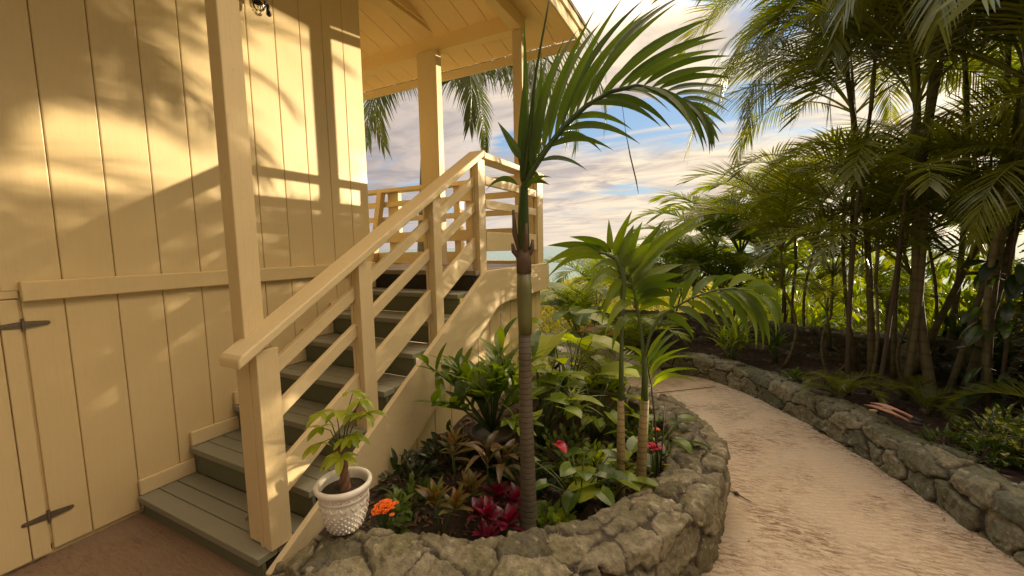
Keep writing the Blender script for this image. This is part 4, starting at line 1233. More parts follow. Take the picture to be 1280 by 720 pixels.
def mound(cx, cy, rx, ry, top, base):
    def f(r):
        while True:
            u, v = r.uniform(-1, 1), r.uniform(-1, 1)
            if u * u + v * v < 1: break
        k = (1 - (u * u + v * v)) ** .5
        return cx + u * rx, cy + v * ry, base + (top - base) * k * r.uniform(.55, 1)
    return f


grass_mass('grass', 'bright yellow green feathery grass mound between porch and young palms', 12000, mound(-1.7, 10.4, 3.4, 2.2, .92, -1.2), .40, L_GRASS, 71, .024)
grass_mass('grass', 'pale green grasses on the slope below the porch', 6000, mound(-6.5, 10.5, 3.5, 2.4, .80, -1.5), .5, L_GRASS, 72, .022)
grass_mass('grass', 'sunlit grasses behind the palm trunks', 7000, mound(4.2, 10.5, 4.2, 2.2, .5, -1.5), .6, L_GOLD, 73, .024)
grass_mass('grass', 'grasses farther down the hillside', 8000, mound(-3, 22, 16, 7, -.4, -3.6), 1.1, L_GOLD, 74, .05)


def shrub(label, c, r, n, mat, seed, ll=.16, lw=.05, name='shrub', cat='shrub', zs=1.0, prof='oval'):
    rnd = random.Random(seed); t = thing(name, label, cat, (c[0], c[1], c[2]))
    st_ = MB(); m = MB()
    for k in range(n):
        a = rnd.uniform(0, 6.283); e = math.asin(rnd.uniform(.0, 1)) if k % 5 else rnd.uniform(0, .6)
        d = Vector((math.cos(a) * math.cos(e), math.sin(a) * math.cos(e), math.sin(e) * zs))
        p = Vector(c) + d * r * rnd.uniform(.35, 1.0)
        if k % 9 == 0: st_.tube([Vector(c) + d * .02, Vector(c) + d * r * .5 + Vector((0, 0, .03)), p], [.009, .006, .003], 4)
        dd = (d + Vector((rnd.uniform(-.6, .6), rnd.uniform(-.6, .6), rnd.uniform(-.3, .4)))).normalized()
        blade(m, p, p + dd * ll * rnd.uniform(.7, 1.2), lw * rnd.uniform(.8, 1.2), rnd.uniform(.02, .2), 4, .2, rnd.random(), prof, twist=rnd.uniform(-.8, .8))
    st_.build('stem', STEM_BR, t); m.build('foliage', mat, t)
    return t


def rosettes(label, base, heads, n_leaf, ll, lw, mat, seed, name='plant', cat='plant', prof='oval', stem=STEM, spread=(.1, 1.0), sag=.12, stemr=.008, fold=.15, droop=0):
    """stems from the base, each ending in a whorl of leaves"""
    rnd = random.Random(seed); t = thing(name, label, cat, base)
    s = MB(); m = MB(); b = Vector(base)
    for h in heads:
        hv = Vector(h); mid = b.lerp(hv, .5) + Vector((0, 0, .1 * (hv - b).length))
        s.tube([b + Vector((rnd.uniform(-.02, .02), rnd.uniform(-.02, .02), 0)), mid, hv], [stemr * 1.3, stemr, stemr * .7], 6)
        d0 = (hv - mid).normalized()
        for k in range(n_leaf):
            a = k * 2.4 + rnd.uniform(-.3, .3); u = k / max(1, n_leaf - 1)
            p = mid.lerp(hv, .35 + .65 * u)
            el = spread[0] + (spread[1] - spread[0]) * u + rnd.uniform(-.15, .15)
            d = Vector((math.cos(a) * math.cos(el), math.sin(a) * math.cos(el), math.sin(el) - droop))
            d = (d + d0 * .25).normalized()
            l = ll * (1 - .25 * u) * rnd.uniform(.8, 1.15)
            blade(m, p, p + d * l, lw * rnd.uniform(.85, 1.15), sag * rnd.uniform(.6, 1.4), 7, fold, rnd.random(), prof, twist=rnd.uniform(-.3, .3))
    s.build('stem', stem, t, smooth=True); m.build('foliage', mat, t)
    return t


def petiole_plant(label, base, n, size, height, mat, seed, name='plant', cat='plant', spread=.3, elev=(-.5, .1), heart=True, aim=None, prof=None, wfac=.8):
    """broad leaves each on its own arching stalk"""
    rnd = random.Random(seed); t = thing(name, label, cat, base); s = MB(); m = MB(); b = Vector(base)
    for k in range(n):
        a = (k * 2.4 + rnd.uniform(-.4, .4)) if aim is None else aim + rnd.uniform(-1.2, 1.2)
        h = height * rnd.uniform(.45, 1.05); r_ = spread * rnd.uniform(.25, 1.0)
        e = b + Vector((math.cos(a) * r_, math.sin(a) * r_, h))
        s.tube([b, b.lerp(e, .55) + Vector((0, 0, h * .16)), e], [.006, .005, .0035], 6)
        el = rnd.uniform(*elev); d = Vector((math.cos(a) * math.cos(el), math.sin(a) * math.cos(el), math.sin(el)))
        l = size * rnd.uniform(.7, 1.15)
        blade(m, e, e + d * l, l * wfac * rnd.uniform(.9, 1.1), .08, 8, .22, rnd.random(), prof or ('heart' if heart else 'oval'), twist=rnd.uniform(-.35, .35))
    s.build('stem', STEM, t, smooth=True); m.build('foliage', mat, t)
    return t


# ---------------------------------------------------------------- plants in the flower bed by the stairs
rnd = random.Random(9)
# big potted ginger-like plant against the skirt
gp = thing('potted_plant', 'leafy dark green potted plant with lance leaves against the stair side', 'potted plant', (-1.28, 2.20, .10))
mb = MB(); mb.lathe([(0, 0), (.10, 0), (.13, .14), (.142, .20), (.152, .21), (.152, .24), (.138, .24), (.13, .21), (0, .20)], (-1.28, 2.20, .10), 28)
mb.build('pot', simple('dark plastic pot', (.035, .022, .015), .5), gp, smooth=True)
s = MB(); m = MB(); b0 = Vector((-1.28, 2.20, .32))
for k in range(24):
    a = k * 2.4; hgt = rnd.uniform(.14, .42); rr = rnd.uniform(.06, .36)
    hd = b0 + Vector((math.cos(a) * rr, math.sin(a) * rr * .8, hgt))
    if k == 0: hd = Vector((-1.62, 2.0, .78))
    if k == 1: hd = Vector((-1.50, 1.9, .58))
    if k == 2: hd = Vector((-1.25, 2.3, .88))
    if k == 3: hd = Vector((-1.05, 2.35, .80))
    md = b0.lerp(hd, .5) + Vector((0, 0, .06))
    s.tube([b0, md, hd], [.008, .007, .005], 6)
    for j in range(8):
        u = j / 7; p = md.lerp(hd, u); aa = j * 2.6 + k
        d = (Vector((math.cos(aa), math.sin(aa), .25)) + (hd - md).normalized() * .9).normalized()
        blade(m, p, p + d * rnd.uniform(.14, .23), rnd.uniform(.045, .065), rnd.uniform(.05, .18), 7, .18, rnd.random(), 'oval', twist=rnd.uniform(-.3, .3))
s.build('stem', STEM, gp, smooth=True); m.build('foliage', L_GINGER, gp)

rosettes('burgundy rosette plant with broad red leaves at the front of the flower bed', (-.93, 1.56, .12), [(-.93, 1.55, .26), (-.85, 1.62, .22), (-1.02, 1.60, .22), (-.90, 1.48, .20)], 12, .105, .040, L_RED, 3, 'cordyline', spread=(.0, 1.1), stemr=.006)
rosettes('bronze and green narrow leaved plant between marigolds and burgundy rosette', (-1.17, 1.50, .12), [(-1.20, 1.50, .31), (-1.10, 1.54, .27), (-1.25, 1.55, .25)], 11, .13, .026, L_CROTON, 4, 'croton', spread=(.1, 1.2), stemr=.004)
rosettes('tall thin croton with pinkish leaves near the stair skirt', (-1.28, 1.78, .12), [(-1.28, 1.78, .46), (-1.34, 1.84, .38)], 10, .13, .024, L_CROTON, 5, 'croton', spread=(.0, 1.1), stemr=.004)
rosettes('drooping bronze leaved plant in front of the dark pot', (-1.08, 1.80, .12), [(-1.08, 1.80, .40), (-1.0, 1.86, .36)], 9, .20, .04, leaf_mat('olive bronze leaf', (.07, .06, .02), (.14, .09, .04), .3), 6, 'croton', spread=(-.3, .9), sag=.3, stemr=.005)


def flower_cluster(label, c, r, n, petal, mat, seed, name='flower', leafmat=L_DARK, leaves=30, h=.1, cat='flower'):
    rnd = random.Random(seed); t = thing(name, label, cat, (c[0], c[1], c[2] - h)); m = MB(); s = MB(); lf = MB()
    for k in range(n):
        a = rnd.uniform(0, 6.28); q = math.sqrt(rnd.random()) * r
        p = Vector((c[0] + math.cos(a) * q, c[1] + math.sin(a) * q, c[2] + .5 * r * (1 - (q / r) ** 2) + rnd.uniform(-.004, .004)))
        s.tube([(c[0], c[1], c[2] - h), p], .0015, 4)
        for j in range(9):
            aa = j * .698 + rnd.random() * .3
            for ring in (0, 1):
                d = Vector((math.cos(aa + ring * .35), math.sin(aa + ring * .35), .25 + ring * .9)).normalized()
                blade(m, p, p + d * petal * (1 - .35 * ring), petal * .65, .1, 2, .1, rnd.random(), 'oval')
    for k in range(leaves):
        a = rnd.uniform(0, 6.28); q = rnd.uniform(.2, 1.4) * r
        p = Vector((c[0] + math.cos(a) * q, c[1] + math.sin(a) * q, c[2] - h + rnd.uniform(.2, .9) * h))
        d = Vector((math.cos(a), math.sin(a), rnd.uniform(-.1, .7))).normalized()
        blade(lf, p, p + d * .035, .014, .1, 3, .1, rnd.random(), 'oval')
    s.build('stem', STEM, t); m.build('petals', mat, t); lf.build('foliage', leafmat, t)
    return t


ORANGE = leaf_mat('orange petal', (.62, .12, .01), (.85, .22, .015), .2, tcol=(1, .3, .02), rough=.6)
REDP = leaf_mat('crimson petal', (.45, .01, .04), (.70, .02, .08), .2, tcol=(.7, .02, .08), rough=.5)
flower_cluster('orange marigolds beside the white pot on the stone rim', (-1.29, 1.27, .36), .055, 34, .0135, ORANGE, 2, 'marigold', h=.16)
flower_cluster('crimson flower cluster near the right rim of the flower bed', (-.29, 2.22, .42), .038, 16, .013, REDP, 3, 'red_flower', L_BRIGHT, h=.26)
flower_cluster('small orange flower behind the crimson cluster', (-.30, 2.36, .45), .020, 5, .016, ORANGE, 4, 'orange_flower', L_BRIGHT, 14, h=.3)

an = petiole_plant('anthurium with heart shaped leaves and one red spathe flower', (-.62, 1.95, .12), 16, .115, .30, L_MID, 12, 'anthurium', spread=.24)
fl = MB(); e = Vector((-.745, 1.95, .47)); fl.tube([(-.64, 1.95, .14), (-.70, 1.95, .36), e], .0035, 6); fl.build('flower_stalk', STEM, an)
fl = MB(); blade(fl, e, e + Vector((.062, -.03, -.028)), .058, .12, 8, .35, .4, 'heart'); fl.tube([e, e + Vector((.03, -.012, .022)), e + Vector((.048, -.02, .03))], [.004, .0045, .002], 6)
fl.build('spathe', leaf_mat('glossy red spathe', (.32, .01, .025), (.48, .02, .05), .15, tcol=(.7, .03, .06), rough=.2), an)
petiole_plant('large leaved green anthurium in front of the young palms', (-.50, 2.02, .12), 9, .16, .26, L_BRIGHT, 13, 'anthurium', spread=.20)
shrub('light green bushy plant in the middle of the flower bed', (-.60, 2.30, .12), .22, 190, L_BRIGHT, 14, .055, .034, cat='plant', name='bedding_plant')
shrub('small leaved creeping plant behind the trunk of the tall palm', (-.85, 2.35, .12), .24, 200, L_MID, 15, .05, .026, cat='plant', name='bedding_plant')
shrub('bushy low greens at the rear of the flower bed', (-.45, 2.75, .12), .26, 200, L_MID, 16, .06, .03, cat='plant', name='bedding_plant')
rosettes('striped spider plant behind the tall palm trunk', (-.86, 2.55, .2), [(-.86, 2.55, .36)], 26, .30, .022, leaf_mat('striped leaf', (.10, .15, .04), (.30, .32, .14), .3), 17, 'spider_plant', prof='lance', sag=.32, spread=(.1, 1.3))
rosettes('striped spider plant at the right rim below the crimson flowers', (-.28, 2.05, .14), [(-.28, 2.05, .2)], 20, .17, .012, leaf_mat('striped leaf light', (.12, .17, .04), (.32, .34, .15), .3), 18, 'spider_plant', prof='lance', sag=.3, spread=(.1, 1.2))
rosettes('green and bronze leafy plant at the left front of the flower bed behind the marigolds', (-1.36, 1.42, .12), [(-1.36, 1.42, .22), (-1.30, 1.36, .2), (-1.42, 1.48, .24)], 10, .10, .028, L_MID, 41, 'bedding_plant', spread=(.0, 1.1), stemr=.004)
rosettes('second burgundy plant half hidden behind the first rosette', (-.98, 1.72, .12), [(-.98, 1.72, .25), (-.90, 1.76, .22)], 11, .12, .045, L_RED, 42, 'cordyline', spread=(.0, 1.1), stemr=.006)
shrub('low dark green ground plant around the foot of the tall palm', (-.72, 1.72, .12), .15, 90, L_MID, 43, .06, .035, name='bedding_plant', cat='plant')
shrub('round leaved ground plant between the burgundy rosette and the anthuriums', (-.62, 1.72, .12), .13, 80, L_BRIGHT, 44, .05, .036, name='bedding_plant', cat='plant')
shrub('leafy plant low against the stair skirt, left of the dark pot', (-1.62, 1.80, .08), .17, 110, L_DARK, 45, .08, .03, name='bedding_plant', cat='plant')
shrub('dark leafy plant on the shaded soil between dark pot and tall palm', (-1.0, 2.05, .12), .17, 120, L_DARK, 46, .08, .035, name='bedding_plant', cat='plant')
petiole_plant('spreading heart leaved plant behind the pair of young palms', (-.35, 2.5, .12), 14, .12, .34, L_MID, 47, 'anthurium', spread=.26)
petiole_plant('bright heart leaved plant in the rear middle of the flower bed', (-.75, 2.70, .12), 14, .15, .48, L_BRIGHT, 48, 'taro', spread=.28)
petiole_plant('broad leaved plant right behind the trunk of the tall palm', (-1.05, 2.45, .12), 12, .17, .58, L_BRIGHT, 49, 'taro', spread=.26)
rosettes('small bronze croton in the shaded soil left of the burgundy rosette', (-1.10, 1.68, .12), [(-1.10, 1.68, .28), (-1.16, 1.72, .24)], 10, .12, .032, L_CROTON, 61, 'croton', spread=(-.1, 1.1), stemr=.004)
shrub('low dark green plant directly behind the marigolds', (-1.45, 1.62, .10), .14, 80, L_MID, 62, .07, .028, name='bedding_plant', cat='plant')
shrub('dark leafy ground plant at the skirt behind the tall croton', (-1.55, 2.1, .10), .2, 130, L_DARK, 63, .09, .035, name='bedding_plant', cat='plant')
# trough planter
tr = thing('planter_box', 'olive plastic trough planter with yellow and green leaves at the rear of the flower bed', 'planter', (-.80, 2.95, .12))
mb = MB(); mb.box(-1.05, -.60, 2.88, 3.08, .12, .42); mb.box(-1.065, -.585, 2.865, 3.095, .42, .455)
mb.build('trough', simple('olive plastic', (.14, .12, .05), .5), tr, bevel=.012)
mb = MB()
for k in range(90):
    p = Vector((rnd.uniform(-1.03, -.62), rnd.uniform(2.88, 3.06), .44)); a = rnd.uniform(0, 6.28); d = Vector((math.cos(a), math.sin(a), rnd.uniform(.3, 1.5))).normalized()
    blade(mb, p, p + d * rnd.uniform(.08, .16), .035, .15, 5, .2, rnd.random(), 'oval')
mb.build('foliage', L_BRIGHT, tr)

# large leaved plants behind the trunk
petiole_plant('large bright leaved taro beside the porch corner', (-1.10, 3.05, .12), 13, .30, .78, L_BRIGHT, 21, 'taro', spread=.36, elev=(-.7, .2))
petiole_plant('broad leaved tropical plant left of the young palms', (-1.30, 3.95, .0), 11, .28, .75, L_BRIGHT, 22, 'taro', spread=.42, elev=(-.6, .3))
petiole_plant('fan leaved plant at the porch corner with pleated leaves', (-1.45, 4.95, .0), 12, .32, .85, L_MID, 23, 'fan_plant', spread=.5, elev=(-.5, .5), wfac=1.0)
rosettes('dark red leaved cordyline in the shade of the porch corner', (-1.35, 3.1, .12), [(-1.35, 3.1, .55), (-1.25, 3.2, .45)], 12, .3, .05, L_DARK, 24, 'cordyline', spread=(.1, 1.2))
rosettes('strap leaved green plant behind the striped plant', (-1.15, 2.75, .12), [(-1.15, 2.75, .40), (-1.0, 2.8, .46), (-.95, 2.65, .35)], 11, .26, .034, L_MID, 25, 'dracaena', prof='lance', spread=(.1, 1.3), sag=.2)
t = thing('fern', 'feathery fern at the porch corner', 'fern', (-1.0, 5.1, .0))
for k in range(12):
    add_part('frond', FR_GOLD[k % 2], t, (0, 0, .1), (0, rnd.uniform(-.3, .3), k * .524 + rnd.uniform(-.2, .2)), .75)
t = thing('fern', 'feathery fern beside the taro behind the bed', 'fern', (-1.75, 5.3, .0))
for k in range(12):
    add_part('frond', FR_GOLD[k % 2], t, (0, 0, .3), (0, rnd.uniform(-.4, .2), k * .524 + rnd.uniform(-.2, .2)), .9)
t = thing('fern', 'dark fern arching low over the path behind the young palms', 'fern', (-.95, 3.35, .2))
for k in range(9):
    add_part('frond', FR_MED[k % 2], t, (0, 0, .1), (0, rnd.uniform(-.2, .4), k * .698 + rnd.uniform(-.2, .2)), .42)

# right bed
rosettes('bright strap leaved plant in front of the dark wall beside the path', (.12, 5.05, .18), [(.12, 5.05, .42), (.22, 5.1, .36), (.02, 5.08, .35), (.16, 5.0, .5)], 15, .36, .034, L_BRIGHT, 26, 'pandanus', prof='lance', spread=(.1, 1.3), sag=.18, stemr=.012)
rosettes('second strap leaved clump against the dark wall', (.55, 5.2, .18), [(.55, 5.2, .40), (.48, 5.22, .34)], 13, .30, .03, L_MID, 27, 'pandanus', prof='lance', spread=(.1, 1.3), sag=.18, stemr=.012)
shrub('low variegated shrub with cream edged leaves behind the near wall', (1.58, 3.38, .22), .26, 300, L_VARI, 28, .09, .034)
shrub('second low variegated shrub at the picture edge', (1.85, 3.22, .22), .28, 260, L_VARI, 29, .09, .034)
shrub('small leafy weed on the inner edge of the near wall', (1.28, 3.45, .2), .12, 60, L_MID, 30, .08, .016, name='weed', cat='weed', prof='lance')
shrub('small grassy weed in the mulch next to the wall top', (1.40, 3.30, .2), .11, 60, L_MID, 33, .08, .014, name='weed', cat='weed', prof='lance')
shrub('little green sprout in the mulch left of the trunks', (.62, 4.55, .2), .10, 40, L_MID, 34, .07, .03, name='weed', cat='weed')
# climber with large leaves on the trunk at right
cl = thing('climbing_plant', 'climbing vine with large oval leaves on the palm trunk at the right edge', 'climber', (1.80, 4.12, .2))
s = MB(); m = MB(); rnd = random.Random(77)
s.tube([(1.80, 4.14, .2), (1.82, 4.16, .7), (1.78, 4.12, 1.3), (1.80, 4.13, 1.7)], [.014, .012, .010, .006], 7)
for k in range(70):
    z = rnd.uniform(.35, 1.45); a = rnd.uniform(-3.0, .4); p = Vector((1.80 + math.cos(a) * .04, 4.14 + math.sin(a) * .05, z))
    e = p + Vector((math.cos(a) * .10, math.sin(a) * .10, .03)); s.tube([p, e], .004, 5)
    d = Vector((math.cos(a) * .6, math.sin(a) * .6, rnd.uniform(-1.2, .3))).normalized(); l = rnd.uniform(.12, .20)
    blade(m, e, e + d * l, l * .42, .1, 7, .2, rnd.random(), 'oval', twist=rnd.uniform(-.5, .5))
s.build('stem', STEM_BR, cl, smooth=True); m.build('foliage', L_DARK, cl)
shrub('dense dark shrub at the right picture edge behind the climber', (2.4, 4.0, .2), .55, 420, L_DARK, 35, .16, .05, zs=1.5)
shrub('dark leafy shrub low behind the palm trunks', (2.1, 5.2, .2), .5, 380, L_DARK, 36, .16, .05, zs=1.1)
shrub('dark bush far behind the right trunks', (3.2, 5.3, .2), .8, 420, L_DARK, 37, .2, .06, zs=1.3)

shrub('tall leafy thicket on the slope at the left of the distant trees', (2.2, 9.8, -.6), 2.3, 1500, L_GOLD, 54, .28, .08, zs=1.0)
shrub('tall leafy thicket on the slope at far right', (7.5, 9.0, -.8), 3.0, 2600, L_GOLD, 55, .3, .09, zs=1.0)
shrub('dense green thicket of leaves behind the boulder and palm trunks', (2.6, 6.9, -.3), 1.3, 1500, L_GOLD, 51, .2, .06, zs=1.1)
shrub('leafy yellow green thicket behind the slim canes', (.9, 8.2, -.6), 1.6, 1600, L_GOLD, 52, .22, .06, zs=1.0)
shrub('leafy thicket in the far right distance beyond the wall', (5.2, 7.4, -.5), 1.9, 1700, L_GOLD, 53, .25, .07, zs=1.0)
# mulch and fallen leaves
rnd = random.Random(123); m = MB()


def inpoly(x, y, poly):
    c = False
    for i in range(len(poly)):
        x1, y1_ = poly[i]; x2, y2 = poly[(i + 1) % len(poly)]
        if (y1_ > y) != (y2 > y) and x < (x2 - x1) * (y - y1_) / (y2 - y1_) + x1: c = not c
    return c


cnt = 0
while cnt < 5200:
    if cnt % 3: x, y, z = rnd.uniform(-.6, 3), rnd.uniform(2, 5.9), .215; pl = RB
    else: x, y, z = rnd.uniform(-1.8, -.15), rnd.uniform(1.05, 3.4), .135; pl = PB
    if not inpoly(x, y, pl) or (pl is PB and y < 1.35 and x < -1.3): continue
    a = rnd.uniform(0, 6.28); d = Vector((math.cos(a), math.sin(a), rnd.uniform(-.1, .5)))
    thin_leaf(m, (x, y, z + .04 * noise.noise(Vector((x * 5, y * 5, .2)))), d, Vector((-math.sin(a), math.cos(a), rnd.uniform(-.4, .4))), rnd.uniform(.02, .07), rnd.uniform(.006, .02), .4, 2, rnd.random())
    cnt += 1
o = m.build('mulch', leaf_mat('wood chips', (.05, .028, .015), (.16, .09, .05), 0, rough=.9)); tag(o, 'brown mulch and leaf litter scattered on the beds', 'mulch', kind='stuff')
# ================================================================== SMALL OBJECTS
# potted money tree on the rim
PX, PY, PZ = -1.395, 1.145, .325
pt = thing('potted_tree', 'little tree with braided trunk in a white embossed ceramic pot on the stone rim', 'potted tree', (PX, PY, PZ))
cm, cnt_, cb, co = new_mat('white glazed ceramic')
v = coords(cnt_)
n1 = tex_noise(cnt_, 14, 4, .6, 0, v)
dn = tex_noise(cnt_, 60, 3, .6, 0, v)
c = mixc(cnt_, (.74, .70, .62), (.58, .52, .43), ramp(cnt_, [(.4, 0), (.8, 1)], n1.outputs[0]).outputs[0])
c = mixc(cnt_, c, (.40, .33, .24), ramp(cnt_, [(.62, 0), (.8, .5)], dn.outputs[0]).outputs[0])
cnt_.links.new(c, cb.inputs['Base Color']); cb.inputs['Roughness'].default_value = .32
bump(cnt_, cb, dn.outputs[0], .08, .002)
prof = [(0, .0), (.060, .0), (.072, .006), (.088, .03), (.101, .065), (.110, .10), (.114, .135), (.112, .150), (.116, .152), (.117, .157), (.112, .160),
        (.114, .175), (.126, .183), (.133, .192), (.134, .203), (.128, .211), (.118, .211), (.111, .203), (.107, .185), (.104, .165)]
mb = MB(); mb.lathe([(r * .86, z) for r, z in prof], (PX, PY, PZ), 56)
pot = mb.build('pot', cm, pt, smooth=True)
# embossed pattern: scales on the body, slanted leaves in the band
mb = MB()
for row in range(7):
    z = .018 + row * .0135
    rr = np.interp(z, [p[1] for p in prof[1:8]], [p[0] for p in prof[1:8]]) * .845
    n = 22
    for k in range(n):
        a = 2 * math.pi * (k + .5 * (row % 2)) / n
        mb.blob((PX + math.cos(a) * rr, PY + math.sin(a) * rr, PZ + z), .0078, sq=(.75, .75, .75), nu=6, nv=5)
for k in range(30):
    a = 2 * math.pi * k / 30; s = 1 if k % 2 else -1
    q = []
    for u in (-1, 0, 1):
        aa = a + u * .07; z = .128 + s * u * .013; q.append((PX + math.cos(aa) * .0975, PY + math.sin(aa) * .0975, PZ + z))
    mb.tube(q, [.002, .0035, .002], 6)
for k in range(40):
    a = 2 * math.pi * k / 40; s = 1 if k % 2 else -1
    mb.tube([(PX + math.cos(a - .05) * .0975, PY + math.sin(a - .05) * .0975, PZ + .168 - s * .005), (PX + math.cos(a + .05) * .0975, PY + math.sin(a + .05) * .0975, PZ + .168 + s * .005)], .0025, 5)
mb.build('embossing', cm, pot, smooth=True)
mb = MB(); mb.lathe([(0, .176), (.04, .178), (.075, .174), (.092, .170)], (PX, PY, PZ), 32); mb.build('soil', SOIL, pt, smooth=True)
mb = MB()
for s in range(3):
    q = []
    for i in range(15):
        u = i / 14; a = s * 2.094 + u * 8.0
        q.append((PX + .010 + math.cos(a) * .012 * (1 - .2 * u) - .01 * u, PY + math.sin(a) * .012 * (1 - .2 * u), PZ + .155 + u * .20))
    mb.tube(q, [.0135 * (1 - .35 * i / 14) for i in range(15)], 8)
mb.build('trunk', simple('braided bark', (.17, .085, .045), .65, nscale=60, namp=.5, bmp=.5), pt, smooth=True)
rnd = random.Random(4); s = MB(); m = MB()
top = Vector((PX + .0, PY, PZ + .355))
heads = [((.00, -.02, .13), 5), ((-.09, -.05, .07), 5), ((.07, .02, .12), 6), ((.12, .05, .17), 5), ((.04, .0, .03), 6), ((.06, -.05, -.02), 5), ((-.10, .02, -.06), 6), ((-.05, -.06, .13), 4), ((.10, .0, .05), 6), ((.02, .08, .18), 4), ((-.02, .06, .0), 5), ((.15, .06, .12), 5), ((-.13, -.04, .0), 5)]
for (dx, dy, dz), n in heads:
    dx *= .72; dy *= .8; dz = dz * 1.15 + .01; h = top + Vector((dx, dy, dz)); md = top.lerp(h, .5) + Vector((0, 0, .03))
    s.tube([top - Vector((0, 0, .03)), md, h], [.0035, .0022, .0016], 5)
    out = Vector((dx, dy, 0)); out = out.normalized() if out.length > .01 else Vector((1, 0, 0))
    for k in range(n):
        a = math.atan2(out.y, out.x) + (k - (n - 1) / 2) * 1.0 + rnd.uniform(-.15, .15)
        d = Vector((math.cos(a), math.sin(a), rnd.uniform(-.8, -.05))).normalized(); l = rnd.uniform(.055, .085)
        blade(m, h, h + d * l, l * .42, .12, 6, .2, rnd.random(), 'oval', twist=rnd.uniform(-.2, .2))
s.build('branch', STEM, pt, smooth=True); m.build('foliage', L_BRIGHT, pt)

# dried palm sheath on the wall top
sh = thing('dried_palm_sheath', 'dried pinkish brown palm sheath lying on top of the right hand stone wall', 'dried sheath', (1.03, 3.60, .30))
mb = MB()
a = Vector((.955, 3.735, .318)); b = Vector((1.13, 3.46, .325))
for off, w, tt in ((Vector((-.012, -.010, .0)), .030, .3), (Vector((.028, .018, .012)), .026, .8)):
    p0, p1 = a + off, b + off
    blade(mb, p0, p1, w * 2.1, .03, 10, .5, tt, 'lance')
    blade(mb, p0 + Vector((0, 0, .004)), p1 + Vector((.01, 0, .006)), w * 1.3, .07, 10, -.5, tt, 'lance')
mb.build('sheath', leaf_mat('dry pink sheath', (.42, .20, .13), (.55, .30, .20), .05, rough=.45), sh, smooth=True)
mb = MB(); mb.tube([(1.01, 3.63, .33), (1.035, 3.635, .35), (1.06, 3.61, .345), (1.055, 3.585, .33)], [.008, .010, .010, .006], 8)
mb.tube([(.985, 3.60, .325), (.965, 3.60, .325), (.95, 3.615, .32)], [.008, .010, .008], 8); mb.build('twist', leaf_mat('dry tan fibre', (.40, .28, .17), (.5, .36, .22), 0, rough=.7), sh, smooth=True)
mb = MB(); mb.tube([(1.12, 3.475, .325), (1.15, 3.45, .325), (1.175, 3.452, .32)], [.016, .017, .006], 8); mb.tube([(1.14, 3.50, .345), (1.17, 3.475, .335), (1.185, 3.48, .33)], [.012, .014, .005], 8)
mb.build('tip', simple('dark husk', (.02, .015, .012), .6), sh, smooth=True)

# twig on the path
tw = MB(); tw.tube([(.04, 2.73, .008), (.10, 2.685, .010), (.135, 2.662, .012), (.19, 2.63, .006)], [.003, .003, .0035, .002], 6)
tw.tube([(.100, 2.690, .010), (.115, 2.676, .014), (.130, 2.664, .012)], [.004, .012, .005], 7)
o = tw.build('twig', simple('dark twig', (.06, .03, .02), .7)); tag(o, 'short dark twig lying on the path by the planter wall', 'twig')

# side table with black bent legs, half hidden by the taro
tb = thing('side_table', 'low patio table with black bent metal legs and orange brown top, half hidden by leaves', 'table', (-1.15, 4.85, 0))
mb = MB(); mb.box(-1.50, -1.02, 4.62, 5.10, .475, .497); mb.build('table_top', simple('orange brown top', (.45, .20, .09), .5), tb, bevel=.006)
for yy in (4.66, 5.06):
    mb = MB(); mb.tube([(-1.33, yy, .47), (-1.08, yy, .25), (-.96, yy, .13), (-1.08, yy, .02), (-1.20, yy, .012), (-1.42, yy, .012)], .011, 8)
    mb.tube([(-1.42, yy, .012), (-1.48, yy, .12), (-1.42, yy, .47)], .011, 8)
    mb.build('leg', BLACK, tb, smooth=True)

# few fallen leaves on path, patio, stairs
rnd = random.Random(44)
m = MB()
for k in range(90):
    x, y = rnd.uniform(-.2, 1.1), rnd.uniform(1.6, 4.4)
    if k < 60:
        tcl = rnd.random(); x = 1.27 - .62 * tcl + rnd.gauss(0, .02); y = 2.65 + 1.4 * tcl
        x -= .03
    a = rnd.uniform(0, 6.28)
    thin_leaf(m, (x, y, .006), (math.cos(a), math.sin(a), .1), (-math.sin(a), math.cos(a), 0), rnd.uniform(.008, .025), rnd.uniform(.004, .009), .1, 2, rnd.random())
o = m.build('leaf_litter', DRYLEAF); tag(o, 'tiny dry leaf bits along the foot of the right hand wall', 'leaf litter', kind='stuff')
m = MB(); blade(m, (-2.16, 1.16, .123), (-2.10, 1.20, .128), .028, .25, 5, .4, .6, 'oval'); blade(m, (-2.15, 1.165, .128), (-2.12, 1.215, .126), .02, .2, 5, .4, .3, 'oval')
o = m.build('dead_leaf', DRYLEAF); tag(o, 'curled brown dead leaf on the lowest stair tread', 'dead leaf')
# ================================================================== SKY, SUN, CAMERA
SUN_AZ = 39.6   # degrees from +Y towards +X
SUN_EL = 6.6
w = bpy.data.worlds.new('World'); SC.world = w; w.use_nodes = True
nt = w.node_tree; nt.nodes.clear()
out = nt.nodes.new('ShaderNodeOutputWorld'); bg = nt.nodes.new('ShaderNodeBackground')
sky = nt.nodes.new('ShaderNodeTexSky'); sky.sky_type = 'NISHITA'; sky.sun_disc = False
sky.sun_elevation = R(SUN_EL); sky.sun_rotation = R(SUN_AZ); sky.air_density = 1.2; sky.dust_density = 1.0; sky.ozone_density = 1.5
tc = nt.nodes.new('ShaderNodeTexCoord')
sep = nt.nodes.new('ShaderNodeSeparateXYZ'); nt.links.new(tc.outputs['Generated'], sep.inputs[0])
